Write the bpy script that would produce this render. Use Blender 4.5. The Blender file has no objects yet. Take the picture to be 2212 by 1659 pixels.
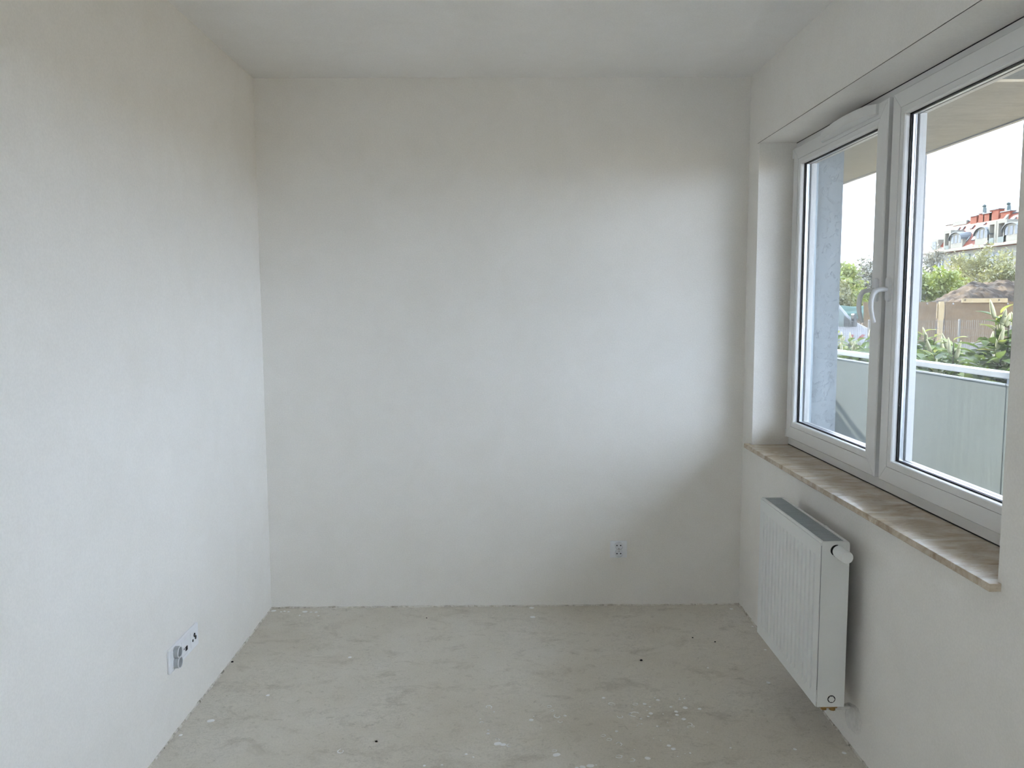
import bpy, bmesh, math, random
from mathutils import Vector, Matrix, noise as mnoise

scene = bpy.context.scene
C = scene.collection
R = math.radians

# ------------------------------------------------------------------ camera
FPX, CAM = 1724.812, Vector((0.0, -3.8219, 1.47564))
YAW, PITCH, ROLL = 0.0093843, 0.0971215, -0.0046419
fw = Vector((math.sin(YAW) * math.cos(PITCH), math.cos(YAW) * math.cos(PITCH), -math.sin(PITCH)))
rt = Vector((math.cos(YAW), -math.sin(YAW), 0))
up = rt.cross(fw)
rt, up = rt * math.cos(ROLL) + up * math.sin(ROLL), up * math.cos(ROLL) - rt * math.sin(ROLL)
cam_data = bpy.data.cameras.new('camera')
cam = bpy.data.objects.new('camera', cam_data)
C.objects.link(cam)
cam.matrix_world = Matrix(((rt.x, up.x, -fw.x, CAM.x), (rt.y, up.y, -fw.y, CAM.y), (rt.z, up.z, -fw.z, CAM.z), (0, 0, 0, 1)))
cam_data.sensor_fit = 'HORIZONTAL'
cam_data.sensor_width = 36.0
cam_data.lens = 36.0 * FPX / 2212.0
cam_data.clip_start = 0.02
cam_data.clip_end = 800
scene.camera = cam

# ------------------------------------------------------------------ sky, sun, exposure
world = bpy.data.worlds.new('sky')
scene.world = world
world.use_nodes = True
wn = world.node_tree
wn.nodes.clear()
bg = wn.nodes.new('ShaderNodeBackground')
bg.inputs['Color'].default_value = (0.79, 0.92, 1.14, 1)
bg.inputs['Strength'].default_value = 3.4
wo = wn.nodes.new('ShaderNodeOutputWorld')
wn.links.new(bg.outputs[0], wo.inputs[0])

sd = bpy.data.lights.new('sun', 'SUN')
sd.energy = 9.0
sd.angle = R(1.2)
sd.color = (1.0, 0.94, 0.84)
sun = bpy.data.objects.new('sun', sd)
C.objects.link(sun)
sun_dir = Vector((0.17, -1.0, -0.415)).normalized()      # the way the light travels
sun.rotation_euler = sun_dir.to_track_quat('-Z', 'Y').to_euler()
sun.location = (0, 30, 20)

vs = scene.view_settings
vs.view_transform = 'Standard'
vs.look = 'None'
vs.gamma = 1.0
vs.use_curve_mapping = False
vs.exposure = 1.42
cy = scene.cycles
cy.max_bounces = 10
cy.diffuse_bounces = 6
cy.glossy_bounces = 4
cy.transparent_max_bounces = 24
cy.caustics_reflective = False
cy.caustics_refractive = False
cy.sample_clamp_indirect = 6.0
cy.use_denoising = True
cy.use_adaptive_sampling = True
cy.adaptive_threshold = 0.2
cy.adaptive_min_samples = 20

# ------------------------------------------------------------------ helpers
def at_y(px, py, y):
    d = rt * ((px - 1106) / FPX) - up * ((py - 829.5) / FPX) + fw
    return CAM + d * ((y - CAM.y) / d.y)

def at_x(px, py, x):
    d = rt * ((px - 1106) / FPX) - up * ((py - 829.5) / FPX) + fw
    return CAM + d * ((x - CAM.x) / d.x)

class MB:
    """collects shapes, builds ONE mesh object"""
    def __init__(self):
        self.v, self.f, self.m = [], [], []
        self.mi = 0
    def add(self, vs_, fs_):
        o = len(self.v)
        self.v += [tuple(p) for p in vs_]
        self.f += [tuple(i + o for i in f) for f in fs_]
        self.m += [self.mi] * len(fs_)
        return self
    def box(self, x0, x1, y0, y1, z0, z1):
        return self.add([(x0, y0, z0), (x1, y0, z0), (x1, y1, z0), (x0, y1, z0), (x0, y0, z1), (x1, y0, z1), (x1, y1, z1), (x0, y1, z1)],
                        [(0, 3, 2, 1), (4, 5, 6, 7), (0, 1, 5, 4), (1, 2, 6, 5), (2, 3, 7, 6), (3, 0, 4, 7)])
    def prism(self, pts, axis, a, b):
        """polygon pts (2-D) swept along axis 'x','y' or 'z' from a to b"""
        def P(p, t):
            return {'x': (t, p[0], p[1]), 'y': (p[0], t, p[1]), 'z': (p[0], p[1], t)}[axis]
        n = len(pts)
        v = [P(p, a) for p in pts] + [P(p, b) for p in pts]
        f = [tuple(range(n)), tuple(range(2 * n - 1, n - 1, -1))]
        f += [(i, i + n, (i + 1) % n + n, (i + 1) % n) for i in range(n)]
        return self.add(v, f)
    def tube(self, path, radii, seg=8, caps=True, flat=1.0):
        path = [Vector(p) for p in path]
        if not hasattr(radii, '__len__'):
            radii = [radii] * len(path)
        v, f = [], []
        pu = None
        for i, p in enumerate(path):
            t = (path[min(i + 1, len(path) - 1)] - path[max(i - 1, 0)]).normalized()
            if pu is None:
                pu = Vector((0, 0, 1)).cross(t)
                if pu.length < 0.1:
                    pu = Vector((1, 0, 0)).cross(t)
            pu = (pu - t * pu.dot(t)).normalized()
            w = t.cross(pu)
            for k in range(seg):
                a = 2 * math.pi * k / seg
                v.append(p + pu * (math.cos(a) * radii[i]) + w * (math.sin(a) * radii[i] * flat))
        for i in range(len(path) - 1):
            for k in range(seg):
                a, b = i * seg + k, i * seg + (k + 1) % seg
                f.append((a, b, b + seg, a + seg))
        if caps:
            f.append(tuple(range(seg - 1, -1, -1)))
            f.append(tuple(range((len(path) - 1) * seg, len(path) * seg)))
        return self.add(v, f)
    def lathe(self, prof, origin, axis, seg=24):
        """prof: (radius, along) pairs; axis: unit vector"""
        axis = Vector(axis).normalized()
        o = Vector(origin)
        u = axis.cross(Vector((0, 0, 1)))
        if u.length < 0.1:
            u = axis.cross(Vector((1, 0, 0)))
        u.normalize()
        w = axis.cross(u)
        v, f = [], []
        for r, t in prof:
            for k in range(seg):
                a = 2 * math.pi * k / seg
                v.append(o + axis * t + u * (math.cos(a) * r) + w * (math.sin(a) * r))
        for i in range(len(prof) - 1):
            for k in range(seg):
                a, b = i * seg + k, i * seg + (k + 1) % seg
                f.append((a, a + seg, b + seg, b))
        f.append(tuple(range(seg)))
        f.append(tuple(range(len(prof) * seg - 1, (len(prof) - 1) * seg - 1, -1)))
        return self.add(v, f)
    def ring(self, prof, y0, y1, z0, z1, gap=0.0):
        """mitred picture frame round the rectangle y0<y1, z0<z1; prof: closed polygon of (inset, x); four members"""
        cor = [(y0, z0, 1, 1), (y1, z0, -1, 1), (y1, z1, -1, -1), (y0, z1, 1, -1)]
        n = len(prof)
        for s in range(4):
            A, B = cor[s], cor[(s + 1) % 4]
            dy = (B[0] > A[0]) - (B[0] < A[0])
            dz = (B[1] > A[1]) - (B[1] < A[1])
            v = []
            for (c, sg) in ((A, 1), (B, -1)):
                for u, x in prof:
                    v.append((x, c[0] + c[2] * u + dy * gap * sg, c[1] + c[3] * u + dz * gap * sg))
            f = [tuple(range(n)), tuple(range(2 * n - 1, n - 1, -1))]
            f += [(i, i + n, (i + 1) % n + n, (i + 1) % n) for i in range(n)]
            self.add(v, f)
        return self
    def mesh(self, name, mats, smooth=False, fix=True):
        me = bpy.data.meshes.new(name)
        me.from_pydata(self.v, [], self.f)
        for m in (mats if isinstance(mats, (list, tuple)) else [mats]):
            me.materials.append(m)
        if any(self.m):
            me.polygons.foreach_set('material_index', self.m)
        if fix:
            b = bmesh.new()
            b.from_mesh(me)
            bmesh.ops.recalc_face_normals(b, faces=b.faces)
            b.to_mesh(me)
            b.free()
        if smooth:
            me.polygons.foreach_set('use_smooth', [True] * len(me.polygons))
            if smooth != 'all':
                me.set_sharp_from_angle(angle=R(smooth if smooth is not True else 40))
        me.update()
        return me
    def build(self, name, mats, parent=None, smooth=False, bevel=0, fix=True, seg=2):
        o = bpy.data.objects.new(name, self.mesh(name, mats, smooth, fix))
        C.objects.link(o)
        if parent:
            o.parent = parent
        if bevel:
            m = o.modifiers.new('bevel', 'BEVEL')
            m.width = bevel
            m.segments = seg
            m.limit_method = 'ANGLE'
            m.angle_limit = R(50)
        return o

def empty(name, loc=(0, 0, 0)):
    o = bpy.data.objects.new(name, None)
    o.empty_display_size = 0.1
    o.location = loc
    C.objects.link(o)
    return o

def tag(o, label, cat, group=None):
    o['label'] = label
    o['category'] = cat
    if group:
        o['group'] = group
    return o

def struct(o, label=None):
    o['kind'] = 'structure'
    if label:
        o['label'] = label
    return o

def stuff(o):
    o['kind'] = 'stuff'
    return o

def thing(name, label, cat, group=None, loc=(0, 0, 0)):
    return tag(empty(name, loc), label, cat, group)

def inst(name, me, parent=None, loc=(0, 0, 0), rot=None, scale=(1, 1, 1)):
    o = bpy.data.objects.new(name, me)
    C.objects.link(o)
    o.location = loc
    if rot is not None:
        o.rotation_euler = rot
    o.scale = scale
    if parent:
        o.parent = parent
    return o

# ------------------------------------------------------------------ materials
class NT:
    def __init__(self, name):
        self.mat = bpy.data.materials.new(name)
        self.mat.use_nodes = True
        self.t = self.mat.node_tree
        self.t.nodes.clear()
        self.out = self.n('ShaderNodeOutputMaterial')
    def n(self, kind, **kw):
        nd = self.t.nodes.new(kind)
        for k, v in kw.items():
            if k in nd.inputs:
                nd.inputs[k].default_value = v
            else:
                setattr(nd, k, v)
        return nd
    def l(self, a, b):
        self.t.links.new(a, b)
    def coords(self, scale=(1, 1, 1), rot=(0, 0, 0), obj=True):
        tc = self.n('ShaderNodeTexCoord')
        mp = self.n('ShaderNodeMapping')
        mp.inputs['Scale'].default_value = scale
        mp.inputs['Rotation'].default_value = rot
        self.l(tc.outputs['Object'], mp.inputs[0])
        return mp.outputs[0]
    def noise(self, co, scale, detail=4, rough=0.55, dist=0.0):
        nd = self.n('ShaderNodeTexNoise')
        nd.inputs['Scale'].default_value = scale
        nd.inputs['Detail'].default_value = detail
        nd.inputs['Roughness'].default_value = rough
        nd.inputs['Distortion'].default_value = dist
        self.l(co, nd.inputs['Vector'])
        return nd.outputs['Fac']
    def ramp(self, fac, stops, interp='LINEAR'):
        r = self.n('ShaderNodeValToRGB')
        r.color_ramp.interpolation = interp
        e = r.color_ramp.elements
        while len(e) < len(stops):
            e.new(0.5)
        for i, (p, c) in enumerate(stops):
            e[i].position = p
            e[i].color = (c[0], c[1], c[2], 1) if hasattr(c, '__len__') else (c, c, c, 1)
        self.l(fac, r.inputs[0])
        return r.outputs[0]
    def mix(self, fac, a, b, mode='MIX'):
        m = self.n('ShaderNodeMix', data_type='RGBA', blend_type=mode)
        for s, v in ((m.inputs[0], fac), (m.inputs[6], a), (m.inputs[7], b)):
            if hasattr(v, 'links'):
                self.l(v, s)
            elif hasattr(v, '__len__'):
                s.default_value = (v[0], v[1], v[2], 1)
            else:
                s.default_value = v
        return m.outputs[2]
    def bump(self, h, strength, dist):
        b = self.n('ShaderNodeBump')
        b.inputs['Strength'].default_value = strength
        b.inputs['Distance'].default_value = dist
        self.l(h, b.inputs['Height'])
        return b.outputs[0]
    def pbr(self, col, rough=0.5, metal=0.0, spec=0.5, nor=None):
        p = self.n('ShaderNodeBsdfPrincipled')
        for s, v in ((p.inputs['Base Color'], col), (p.inputs['Roughness'], rough)):
            if hasattr(v, 'links'):
                self.l(v, s)
            elif hasattr(v, '__len__'):
                s.default_value = (v[0], v[1], v[2], 1)
            else:
                s.default_value = v
        p.inputs['Metallic'].default_value = metal
        p.inputs['Specular IOR Level'].default_value = spec
        if nor:
            self.l(nor, p.inputs['Normal'])
        self.l(p.outputs[0], self.out.inputs[0])
        return p

def plain(name, col, rough=0.5, metal=0.0, spec=0.5, var=0.06, scale=8.0):
    t = NT(name)
    co = t.coords()
    f = t.noise(co, scale, 3)
    c0 = tuple(max(0, c * (1 - var)) for c in col)
    c1 = tuple(min(1, c * (1 + var)) for c in col)
    t.pbr(t.ramp(f, [(0.3, c0), (0.7, c1)]), rough, metal, spec)
    return t.mat

def plaster(name, a, b, bump=0.08):
    t = NT(name)
    co = t.coords()
    f1 = t.noise(co, 0.9, 2, 0.6)
    f2 = t.noise(co, 5.0, 3, 0.65, 0.6)
    f3 = t.noise(co, 160.0, 1, 0.5)
    c = t.ramp(f1, [(0.3, a), (0.72, b)])
    c2 = t.ramp(f2, [(0.30, (0.97, 0.966, 0.958)), (0.66, (1, 1, 1))])
    c = t.mix(1.0, c, c2, 'MULTIPLY')
    c3 = t.ramp(f3, [(0.3, (0.955, 0.955, 0.955)), (0.7, (1, 1, 1))])
    c = t.mix(1.0, c, c3, 'MULTIPLY')
    t.pbr(c, 0.85, 0, 0.25, t.bump(f3, bump, 0.002))
    return t.mat

M = {}
M['wall'] = plaster('wall_plaster', (0.895, 0.87, 0.82), (0.915, 0.893, 0.85))
M['ceil'] = plaster('ceiling_paint', (0.905, 0.89, 0.86), (0.915, 0.90, 0.875), 0.04)
M['pvc'] = plain('white_upvc', (0.80, 0.80, 0.785), 0.32, 0, 0.5, 0.012, 3)
M['pvc_dark'] = plain('grey_window_rebate', (0.20, 0.20, 0.19), 0.6)
M['gasket'] = plain('black_rubber', (0.012, 0.012, 0.012), 0.5)
M['alu'] = plain('aluminium_spacer', (0.78, 0.80, 0.81), 0.3, 0.85)
M['handle'] = plain('white_lacquer_handle', (0.82, 0.83, 0.84), 0.3, 0, 0.5, 0.01)
M['rad'] = plain('radiator_white_enamel', (0.83, 0.845, 0.83), 0.3, 0, 0.5, 0.008, 4)
M['rad_in'] = plain('radiator_galvanised', (0.30, 0.33, 0.35), 0.4, 0.6)
M['grille'] = plain('grille_grey_steel', (0.42, 0.46, 0.49), 0.35, 0.5)
M['black'] = plain('black_cavity', (0.01, 0.01, 0.01), 0.7)
M['brass'] = plain('aged_brass', (0.42, 0.27, 0.10), 0.4, 0.9, 0.5, 0.3, 60)
M['chrome'] = plain('steel', (0.6, 0.6, 0.6), 0.25, 1.0)
M['socket'] = plain('white_socket_plastic', (0.88, 0.89, 0.91), 0.28, 0, 0.5, 0.01)
M['socket_in'] = plain('socket_well_plastic', (0.80, 0.81, 0.83), 0.35, 0, 0.5, 0.01)
M['socket_grey'] = plain('greyed_socket_plastic', (0.44, 0.46, 0.47), 0.35, 0, 0.5, 0.01)
M['paint'] = plain('spilt_white_paint', (0.90, 0.90, 0.89), 0.6, 0, 0.4, 0.05, 120)
M['pebble'] = plain('dark_grit', (0.02, 0.02, 0.018), 0.8, 0, 0.3, 0.4, 200)
M['patch'] = plain('rough_filler', (0.80, 0.785, 0.75), 0.9, 0, 0.2, 0.06, 60)

# bare concrete screed
t = NT('concrete_screed')
co = t.coords()
f1 = t.noise(co, 1.3, 5, 0.6, 0.2)
f2 = t.noise(t.coords((1.0, 1.5, 1)), 6.0, 8, 0.74, 0.5)
f3 = t.noise(co, 150.0, 4, 0.7, 0.3)
f4 = t.noise(t.coords((1.0, 1.5, 1), (0, 0, 0.5)), 30.0, 7, 0.72, 1.0)
f5 = t.noise(t.coords((1.0, 1.7, 1), (0, 0, -0.7)), 11.0, 9, 0.78, 1.6)
f6 = t.noise(co, 2.6, 4, 0.6, 0.4)
c = t.ramp(f1, [(0.30, (0.635, 0.582, 0.485)), (0.52, (0.72, 0.675, 0.59)), (0.72, (0.77, 0.732, 0.665))])
c = t.mix(1.0, c, t.ramp(f2, [(0.33, (0.80, 0.785, 0.76)), (0.47, (1, 1, 1))]), 'MULTIPLY')
scr = t.ramp(f5, [(0.485, (1, 1, 1)), (0.50, (0.70, 0.70, 0.69)), (0.515, (1, 1, 1))])       # thin scuffs and scratches
scr = t.mix(t.ramp(f6, [(0.42, 0.0), (0.60, 1.0)]), (1, 1, 1), scr)
c = t.mix(1.0, c, scr, 'MULTIPLY')
c = t.mix(1.0, c, t.ramp(f4, [(0.33, (0.80, 0.79, 0.77)), (0.43, (1, 1, 1))]), 'MULTIPLY')
c = t.mix(1.0, c, t.ramp(f3, [(0.30, (0.88, 0.88, 0.87)), (0.6, (1, 1, 1))]), 'MULTIPLY')
t.pbr(c, t.ramp(f2, [(0.3, 0.55), (0.7, 0.75)]), 0, 0.4, t.bump(f3, 0.2, 0.002))
M['concrete'] = t.mat

# beige marble sill
t = NT('beige_marble')
f1 = t.noise(t.coords((1.0, 2.4, 2.0), (0, 0, 0.25)), 6.0, 8, 0.66, 0.9)
f2 = t.noise(t.coords((1.0, 4.0, 3.0), (0, 0, 0.2)), 17.0, 6, 0.7, 1.0)
f3 = t.noise(t.coords((1, 2, 2)), 40.0, 5, 0.6)
c = t.ramp(f1, [(0.28, (0.30, 0.215, 0.13)), (0.44, (0.50, 0.40, 0.275)), (0.60, (0.63, 0.535, 0.405)), (0.75, (0.73, 0.65, 0.52))])
c = t.mix(t.ramp(f2, [(0.56, (0, 0, 0)), (0.70, (0.6, 0.6, 0.6))]), c, (0.24, 0.165, 0.095))
c = t.mix(t.ramp(f3, [(0.62, (0, 0, 0)), (0.72, (0.5, 0.5, 0.5))]), c, (0.72, 0.64, 0.52))
t.pbr(c, t.ramp(f2, [(0.3, 0.12), (0.7, 0.22)]), 0, 1.0)
M['marble'] = t.mat

# expansion strip along the wall foot
t = NT('expansion_strip')
f1 = t.noise(t.coords(), 22.0, 6, 0.75, 1.0)
t.pbr(t.ramp(f1, [(0.30, (0.06, 0.052, 0.040)), (0.40, (0.46, 0.42, 0.35)), (0.54, (0.74, 0.71, 0.64))]), 0.9, 0, 0.2)
M['strip'] = t.mat

# window glass: clear pane with a film of dried wiping streaks
def glass(name, dust, seed):
    t = NT(name)
    tr = t.n('ShaderNodeBsdfTransparent')
    tr.inputs[0].default_value = (0.982, 0.985, 0.982, 1)
    gl = t.n('ShaderNodeBsdfGlossy')
    gl.inputs['Roughness'].default_value = 0.0
    gl.inputs['Color'].default_value = (0.9, 0.95, 1.0, 1)
    ge = t.n('ShaderNodeNewGeometry')              # Schlick reflectance, alike on both faces of the thin pane
    dt = t.n('ShaderNodeVectorMath', operation='DOT_PRODUCT')
    t.l(ge.outputs['Incoming'], dt.inputs[0])
    t.l(ge.outputs['Normal'], dt.inputs[1])
    def mth(op, a, b=None):
        q = t.n('ShaderNodeMath', operation=op)
        for s_, v_ in ((q.inputs[0], a), (q.inputs[1], b)):
            if v_ is None:
                continue
            if hasattr(v_, 'links'):
                t.l(v_, s_)
            else:
                s_.default_value = v_
        return q.outputs[0]
    sch = mth('ADD', mth('MULTIPLY', mth('POWER', mth('SUBTRACT', 1.0, mth('ABSOLUTE', dt.outputs['Value'])), 5.0), 0.96), 0.02)
    mx = t.n('ShaderNodeMixShader')
    t.l(sch, mx.inputs[0])
    t.l(tr.outputs[0], mx.inputs[1])
    t.l(gl.outputs[0], mx.inputs[2])
    last = mx.outputs[0]
    if dust:
        df = t.n('ShaderNodeBsdfDiffuse')
        df.inputs[0].default_value = (0.8, 0.8, 0.78, 1)
        tl = t.n('ShaderNodeBsdfTranslucent')
        tl.inputs[0].default_value = (0.8, 0.8, 0.78, 1)
        ad = t.n('ShaderNodeMixShader')
        ad.inputs[0].default_value = 0.5
        t.l(df.outputs[0], ad.inputs[1])
        t.l(tl.outputs[0], ad.inputs[2])
        f1 = t.noise(t.coords((1, 1.3, 14), (0.42, 0, 0)), 3.0, 4, 0.72, 0.9)
        f2 = t.noise(t.coords((1, 1, 1)), 2.2, 1, 0.5)
        d = t.mix(1.0, t.ramp(f1, [(0.40, 0.02), (0.70, 1.0)]), t.ramp(f2, [(0.30, 0.25), (0.70, 1.0)]), 'MULTIPLY')
        d = t.mix(1.0, d, (dust, dust, dust), 'MULTIPLY')
        m2 = t.n('ShaderNodeMixShader')
        t.l(d, m2.inputs[0])
        t.l(last, m2.inputs[1])
        t.l(ad.outputs[0], m2.inputs[2])
        last = m2.outputs[0]
    t.l(last, t.out.inputs[0])
    return t.mat
M['glass'] = glass('clear_glass', 0, 0)
M['glass_dusty'] = glass('streaky_glass', 0.045, 1)

# exterior
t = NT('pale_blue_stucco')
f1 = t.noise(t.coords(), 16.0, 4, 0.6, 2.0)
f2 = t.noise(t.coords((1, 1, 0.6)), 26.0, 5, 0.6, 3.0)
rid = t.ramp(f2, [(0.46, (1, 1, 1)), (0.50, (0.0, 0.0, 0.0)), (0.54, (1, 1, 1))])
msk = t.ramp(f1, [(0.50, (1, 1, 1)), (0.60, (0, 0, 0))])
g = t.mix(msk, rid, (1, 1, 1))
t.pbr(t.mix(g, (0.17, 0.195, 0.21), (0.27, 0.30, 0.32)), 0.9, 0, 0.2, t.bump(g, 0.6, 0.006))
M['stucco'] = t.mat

t = NT('raw_concrete_soffit')
f1 = t.noise(t.coords((1, 5, 1), (0, 0, 0.25)), 3.0, 8, 0.7, 0.8)
t.pbr(t.ramp(f1, [(0.3, (0.31, 0.30, 0.27)), (0.7, (0.42, 0.41, 0.37))]), 0.85, 0, 0.2)
M['soffit'] = t.mat
M['slab_edge'] = plain('slab_edge_flashing', (0.33, 0.34, 0.35), 0.5, 0.3)

t = NT('frosted_grey_panel')
f1 = t.noise(t.coords((1, 5, 0.5)), 5.0, 7, 0.7, 0.8)
c = t.ramp(f1, [(0.3, (0.24, 0.275, 0.265)), (0.7, (0.30, 0.335, 0.32))])
df = t.n('ShaderNodeBsdfDiffuse')
tl = t.n('ShaderNodeBsdfTranslucent')
t.l(c, df.inputs[0])
t.l(c, tl.inputs[0])
mx = t.n('ShaderNodeMixShader')
mx.inputs[0].default_value = 0.25
t.l(df.outputs[0], mx.inputs[1])
t.l(tl.outputs[0], mx.inputs[2])
t.l(mx.outputs[0], t.out.inputs[0])
M['panel'] = t.mat
M['rail'] = plain('galvanised_rail', (0.50, 0.53, 0.55), 0.35, 0.5)
M['balcony_floor'] = plain('balcony_tile', (0.40, 0.37, 0.32), 0.7)
M['guide'] = plain('grey_blue_guide_rail', (0.30, 0.36, 0.40), 0.4, 0.2)

def leafy(name, a, b, transl=0.4, scale=1.0):
    t = NT(name)
    f = t.noise(t.coords(), scale, 3, 0.6)
    oi = t.n('ShaderNodeObjectInfo')
    c = t.ramp(f, [(0.3, a), (0.7, b)])
    c = t.mix(t.ramp(oi.outputs['Random'], [(0, 0.0), (1, 0.5)]), c, b)
    df = t.n('ShaderNodeBsdfDiffuse')
    tl = t.n('ShaderNodeBsdfTranslucent')
    gl = t.n('ShaderNodeBsdfGlossy')
    gl.inputs['Roughness'].default_value = 0.35
    t.l(c, df.inputs[0])
    t.l(c, tl.inputs[0])
    m1 = t.n('ShaderNodeMixShader')
    m1.inputs[0].default_value = transl
    t.l(df.outputs[0], m1.inputs[1])
    t.l(tl.outputs[0], m1.inputs[2])
    m2 = t.n('ShaderNodeMixShader')
    m2.inputs[0].default_value = 0.05
    t.l(m1.outputs[0], m2.inputs[1])
    t.l(gl.outputs[0], m2.inputs[2])
    t.l(m2.outputs[0], t.out.inputs[0])
    return t.mat
M['laurel'] = leafy('laurel_leaf', (0.022, 0.050, 0.010), (0.115, 0.165, 0.030), 0.35, 3.0)
M['laurel_new'] = leafy('young_laurel_leaf', (0.15, 0.19, 0.035), (0.22, 0.24, 0.06), 0.4, 3.0)
M['blossom'] = plain('cream_blossom', (0.36, 0.345, 0.20), 0.7, 0, 0.2, 0.2, 30)
M['stem'] = plain('green_brown_stem', (0.04, 0.034, 0.016), 0.8)
M['leaf_green'] = leafy('spring_green_leaf', (0.085, 0.120, 0.014), (0.160, 0.195, 0.030), 0.45)
M['leaf_yellow'] = leafy('yellow_green_leaf', (0.13, 0.13, 0.028), (0.20, 0.19, 0.06), 0.45)
M['leaf_olive'] = leafy('olive_leaf', (0.095, 0.097, 0.030), (0.155, 0.158, 0.065), 0.45)
M['leaf_grey'] = leafy('pale_grey_bud', (0.10, 0.10, 0.075), (0.16, 0.16, 0.125), 0.4)
M['bark'] = plain('tree_bark', (0.050, 0.043, 0.034), 0.9, 0, 0.2, 0.3, 3)
t = NT('dug_earth')
f1 = t.noise(t.coords(), 0.9, 8, 0.72, 0.4)
f2 = t.noise(t.coords(), 3.5, 6, 0.7)
c = t.ramp(f1, [(0.34, (0.012, 0.0095, 0.0075)), (0.50, (0.028, 0.021, 0.016)), (0.60, (0.075, 0.050, 0.028)), (0.72, (0.11, 0.088, 0.062))])
t.pbr(t.mix(1.0, c, t.ramp(f2, [(0.3, (0.6, 0.6, 0.6)), (0.6, (1, 1, 1))]), 'MULTIPLY'), 0.95, 0, 0.1)
M['earth'] = t.mat
t = NT('meadow_ground')
f1 = t.noise(t.coords(), 0.5, 7, 0.7)
t.pbr(t.ramp(f1, [(0.35, (0.20, 0.145, 0.09)), (0.58, (0.22, 0.17, 0.108)), (0.75, (0.19, 0.18, 0.09))]), 0.95, 0, 0.1)
M['ground'] = t.mat
t = NT('weathered_shuttering_board')
f1 = t.noise(t.coords((0.7, 1, 4)), 2.2, 7, 0.7, 0.4)
t.pbr(t.ramp(f1, [(0.3, (0.068, 0.046, 0.025)), (0.6, (0.104, 0.071, 0.038)), (0.8, (0.15, 0.098, 0.047))]), 0.85, 0, 0.2)
M['board'] = t.mat
M['timber'] = plain('fresh_timber', (0.21, 0.16, 0.085), 0.7, 0, 0.3, 0.15, 3)
M['fence_wire'] = plain('galvanised_wire', (0.09, 0.09, 0.085), 0.5, 0.4)
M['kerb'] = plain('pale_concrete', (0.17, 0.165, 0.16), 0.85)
M['pole'] = plain('concrete_pole', (0.085, 0.087, 0.088), 0.8, 0, 0.3, 0.15, 1.5)
M['tarp'] = plain('sea_green_tarpaulin', (0.042, 0.092, 0.078), 0.5, 0, 0.5, 0.25, 1.2)
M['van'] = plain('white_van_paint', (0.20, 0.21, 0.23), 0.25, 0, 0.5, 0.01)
M['van_glass'] = plain('van_tinted_glass', (0.035, 0.06, 0.055), 0.05, 0, 0.7)
M['tyre'] = plain('black_plastic', (0.03, 0.033, 0.036), 0.6)
M['red'] = plain('red_reflective_stripe', (0.17, 0.011, 0.015), 0.4)
M['roof'] = plain('orange_roof_tile', (0.105, 0.021, 0.008), 0.7, 0, 0.3, 0.16, 1.2)
M['render'] = plain('cream_render', (0.155, 0.152, 0.128), 0.9, 0, 0.2, 0.06, 0.4)
M['render_green'] = plain('pale_green_render', (0.105, 0.125, 0.118), 0.9, 0, 0.2, 0.06, 0.4)
M['brick'] = plain('chimney_brick', (0.13, 0.030, 0.013), 0.85, 0, 0.2, 0.2, 2)
M['zinc'] = plain('zinc_sheet', (0.055, 0.068, 0.075), 0.45, 0.4)
M['duct'] = plain('teal_vent_cowl', (0.022, 0.038, 0.038), 0.5, 0.3)
M['win_dark'] = plain('house_window_glass', (0.028, 0.032, 0.030), 0.1, 0, 0.6)
M['skylight'] = plain('skylight_glass', (0.75, 0.78, 0.8), 0.05, 0.75, 0.8, 0.02)

# ------------------------------------------------------------------ room shell
XL, XR, RH, YB, YF = -1.154, 1.155, 2.53, 0.0, -6.3
XF, XO = 1.325, 1.56                      # inner face of the window frame, outer face of the facade
WY0, WY1, SZ, LZ = -2.013, -0.145, 0.827, 2.2035
DY0, DY1, DZ1 = -6.10, -4.20, 2.2035      # added glazed balcony door, unseen beside the viewer, brings extra daylight into the room

floor = struct(MB().box(XL - 0.2, XF, YF - 0.2, YB + 0.2, -0.25, 0.0).build('floor', M['concrete']), 'bare grey concrete screed floor with white paint splashes')
struct(MB().box(XL - 0.2, XF, YF - 0.2, YB + 0.2, RH, RH + 0.25).build('ceiling', M['ceil']), 'plain white plastered ceiling')
wall_back = struct(MB().box(XL - 0.2, XF, YB, YB + 0.2, 0.0, RH).build('wall_back', M['wall']), 'bare off-white plastered end wall facing the viewer')
struct(MB().box(XL - 0.2, XL, YF, YB, 0.0, RH).build('wall_left', M['wall']), 'off-white plastered wall opposite the window')
struct(MB().box(XL - 0.2, XF, YF - 0.2, YF, 0.0, RH).build('wall_front', M['wall']), 'off-white plastered wall behind the viewer')
m = MB()
m.box(XR, XF, YF, DY0, 0.0, RH)
m.box(XR, XF, DY1, WY0, 0.0, RH)
m.box(XR, XF, DY0, DY1, DZ1, RH)
m.box(XR, XF, WY1, YB, 0.0, RH)
m.box(XR, XF, WY0, WY1, 0.0, SZ - 0.02)
m.box(XR, XF, WY0, WY1, LZ, RH)
wall_right = struct(m.build('wall_right', M['wall']), 'off-white plastered window wall with deep reveals')
m = MB()
OY0, OY1, OZ0, OZ1 = -2.055, -0.10, 0.785, 2.245
m.box(XF, XO, YF - 0.2, DY0 - 0.03, -0.5, RH + 0.25)
m.box(XF, XO, DY1 + 0.03, OY0, -0.5, RH + 0.25)
m.box(XF, XO, DY0 - 0.03, DY1 + 0.03, -0.5, 0.0)
m.box(XF, XO, DY0 - 0.03, DY1 + 0.03, DZ1 + 0.03, RH + 0.25)
m.box(XF, XO, OY1, 3.6, -0.5, RH + 0.25)
m.box(XF, XO, OY0, OY1, -0.5, OZ0)
m.box(XF, XO, OY0, OY1, OZ1, RH + 0.25)
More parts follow.
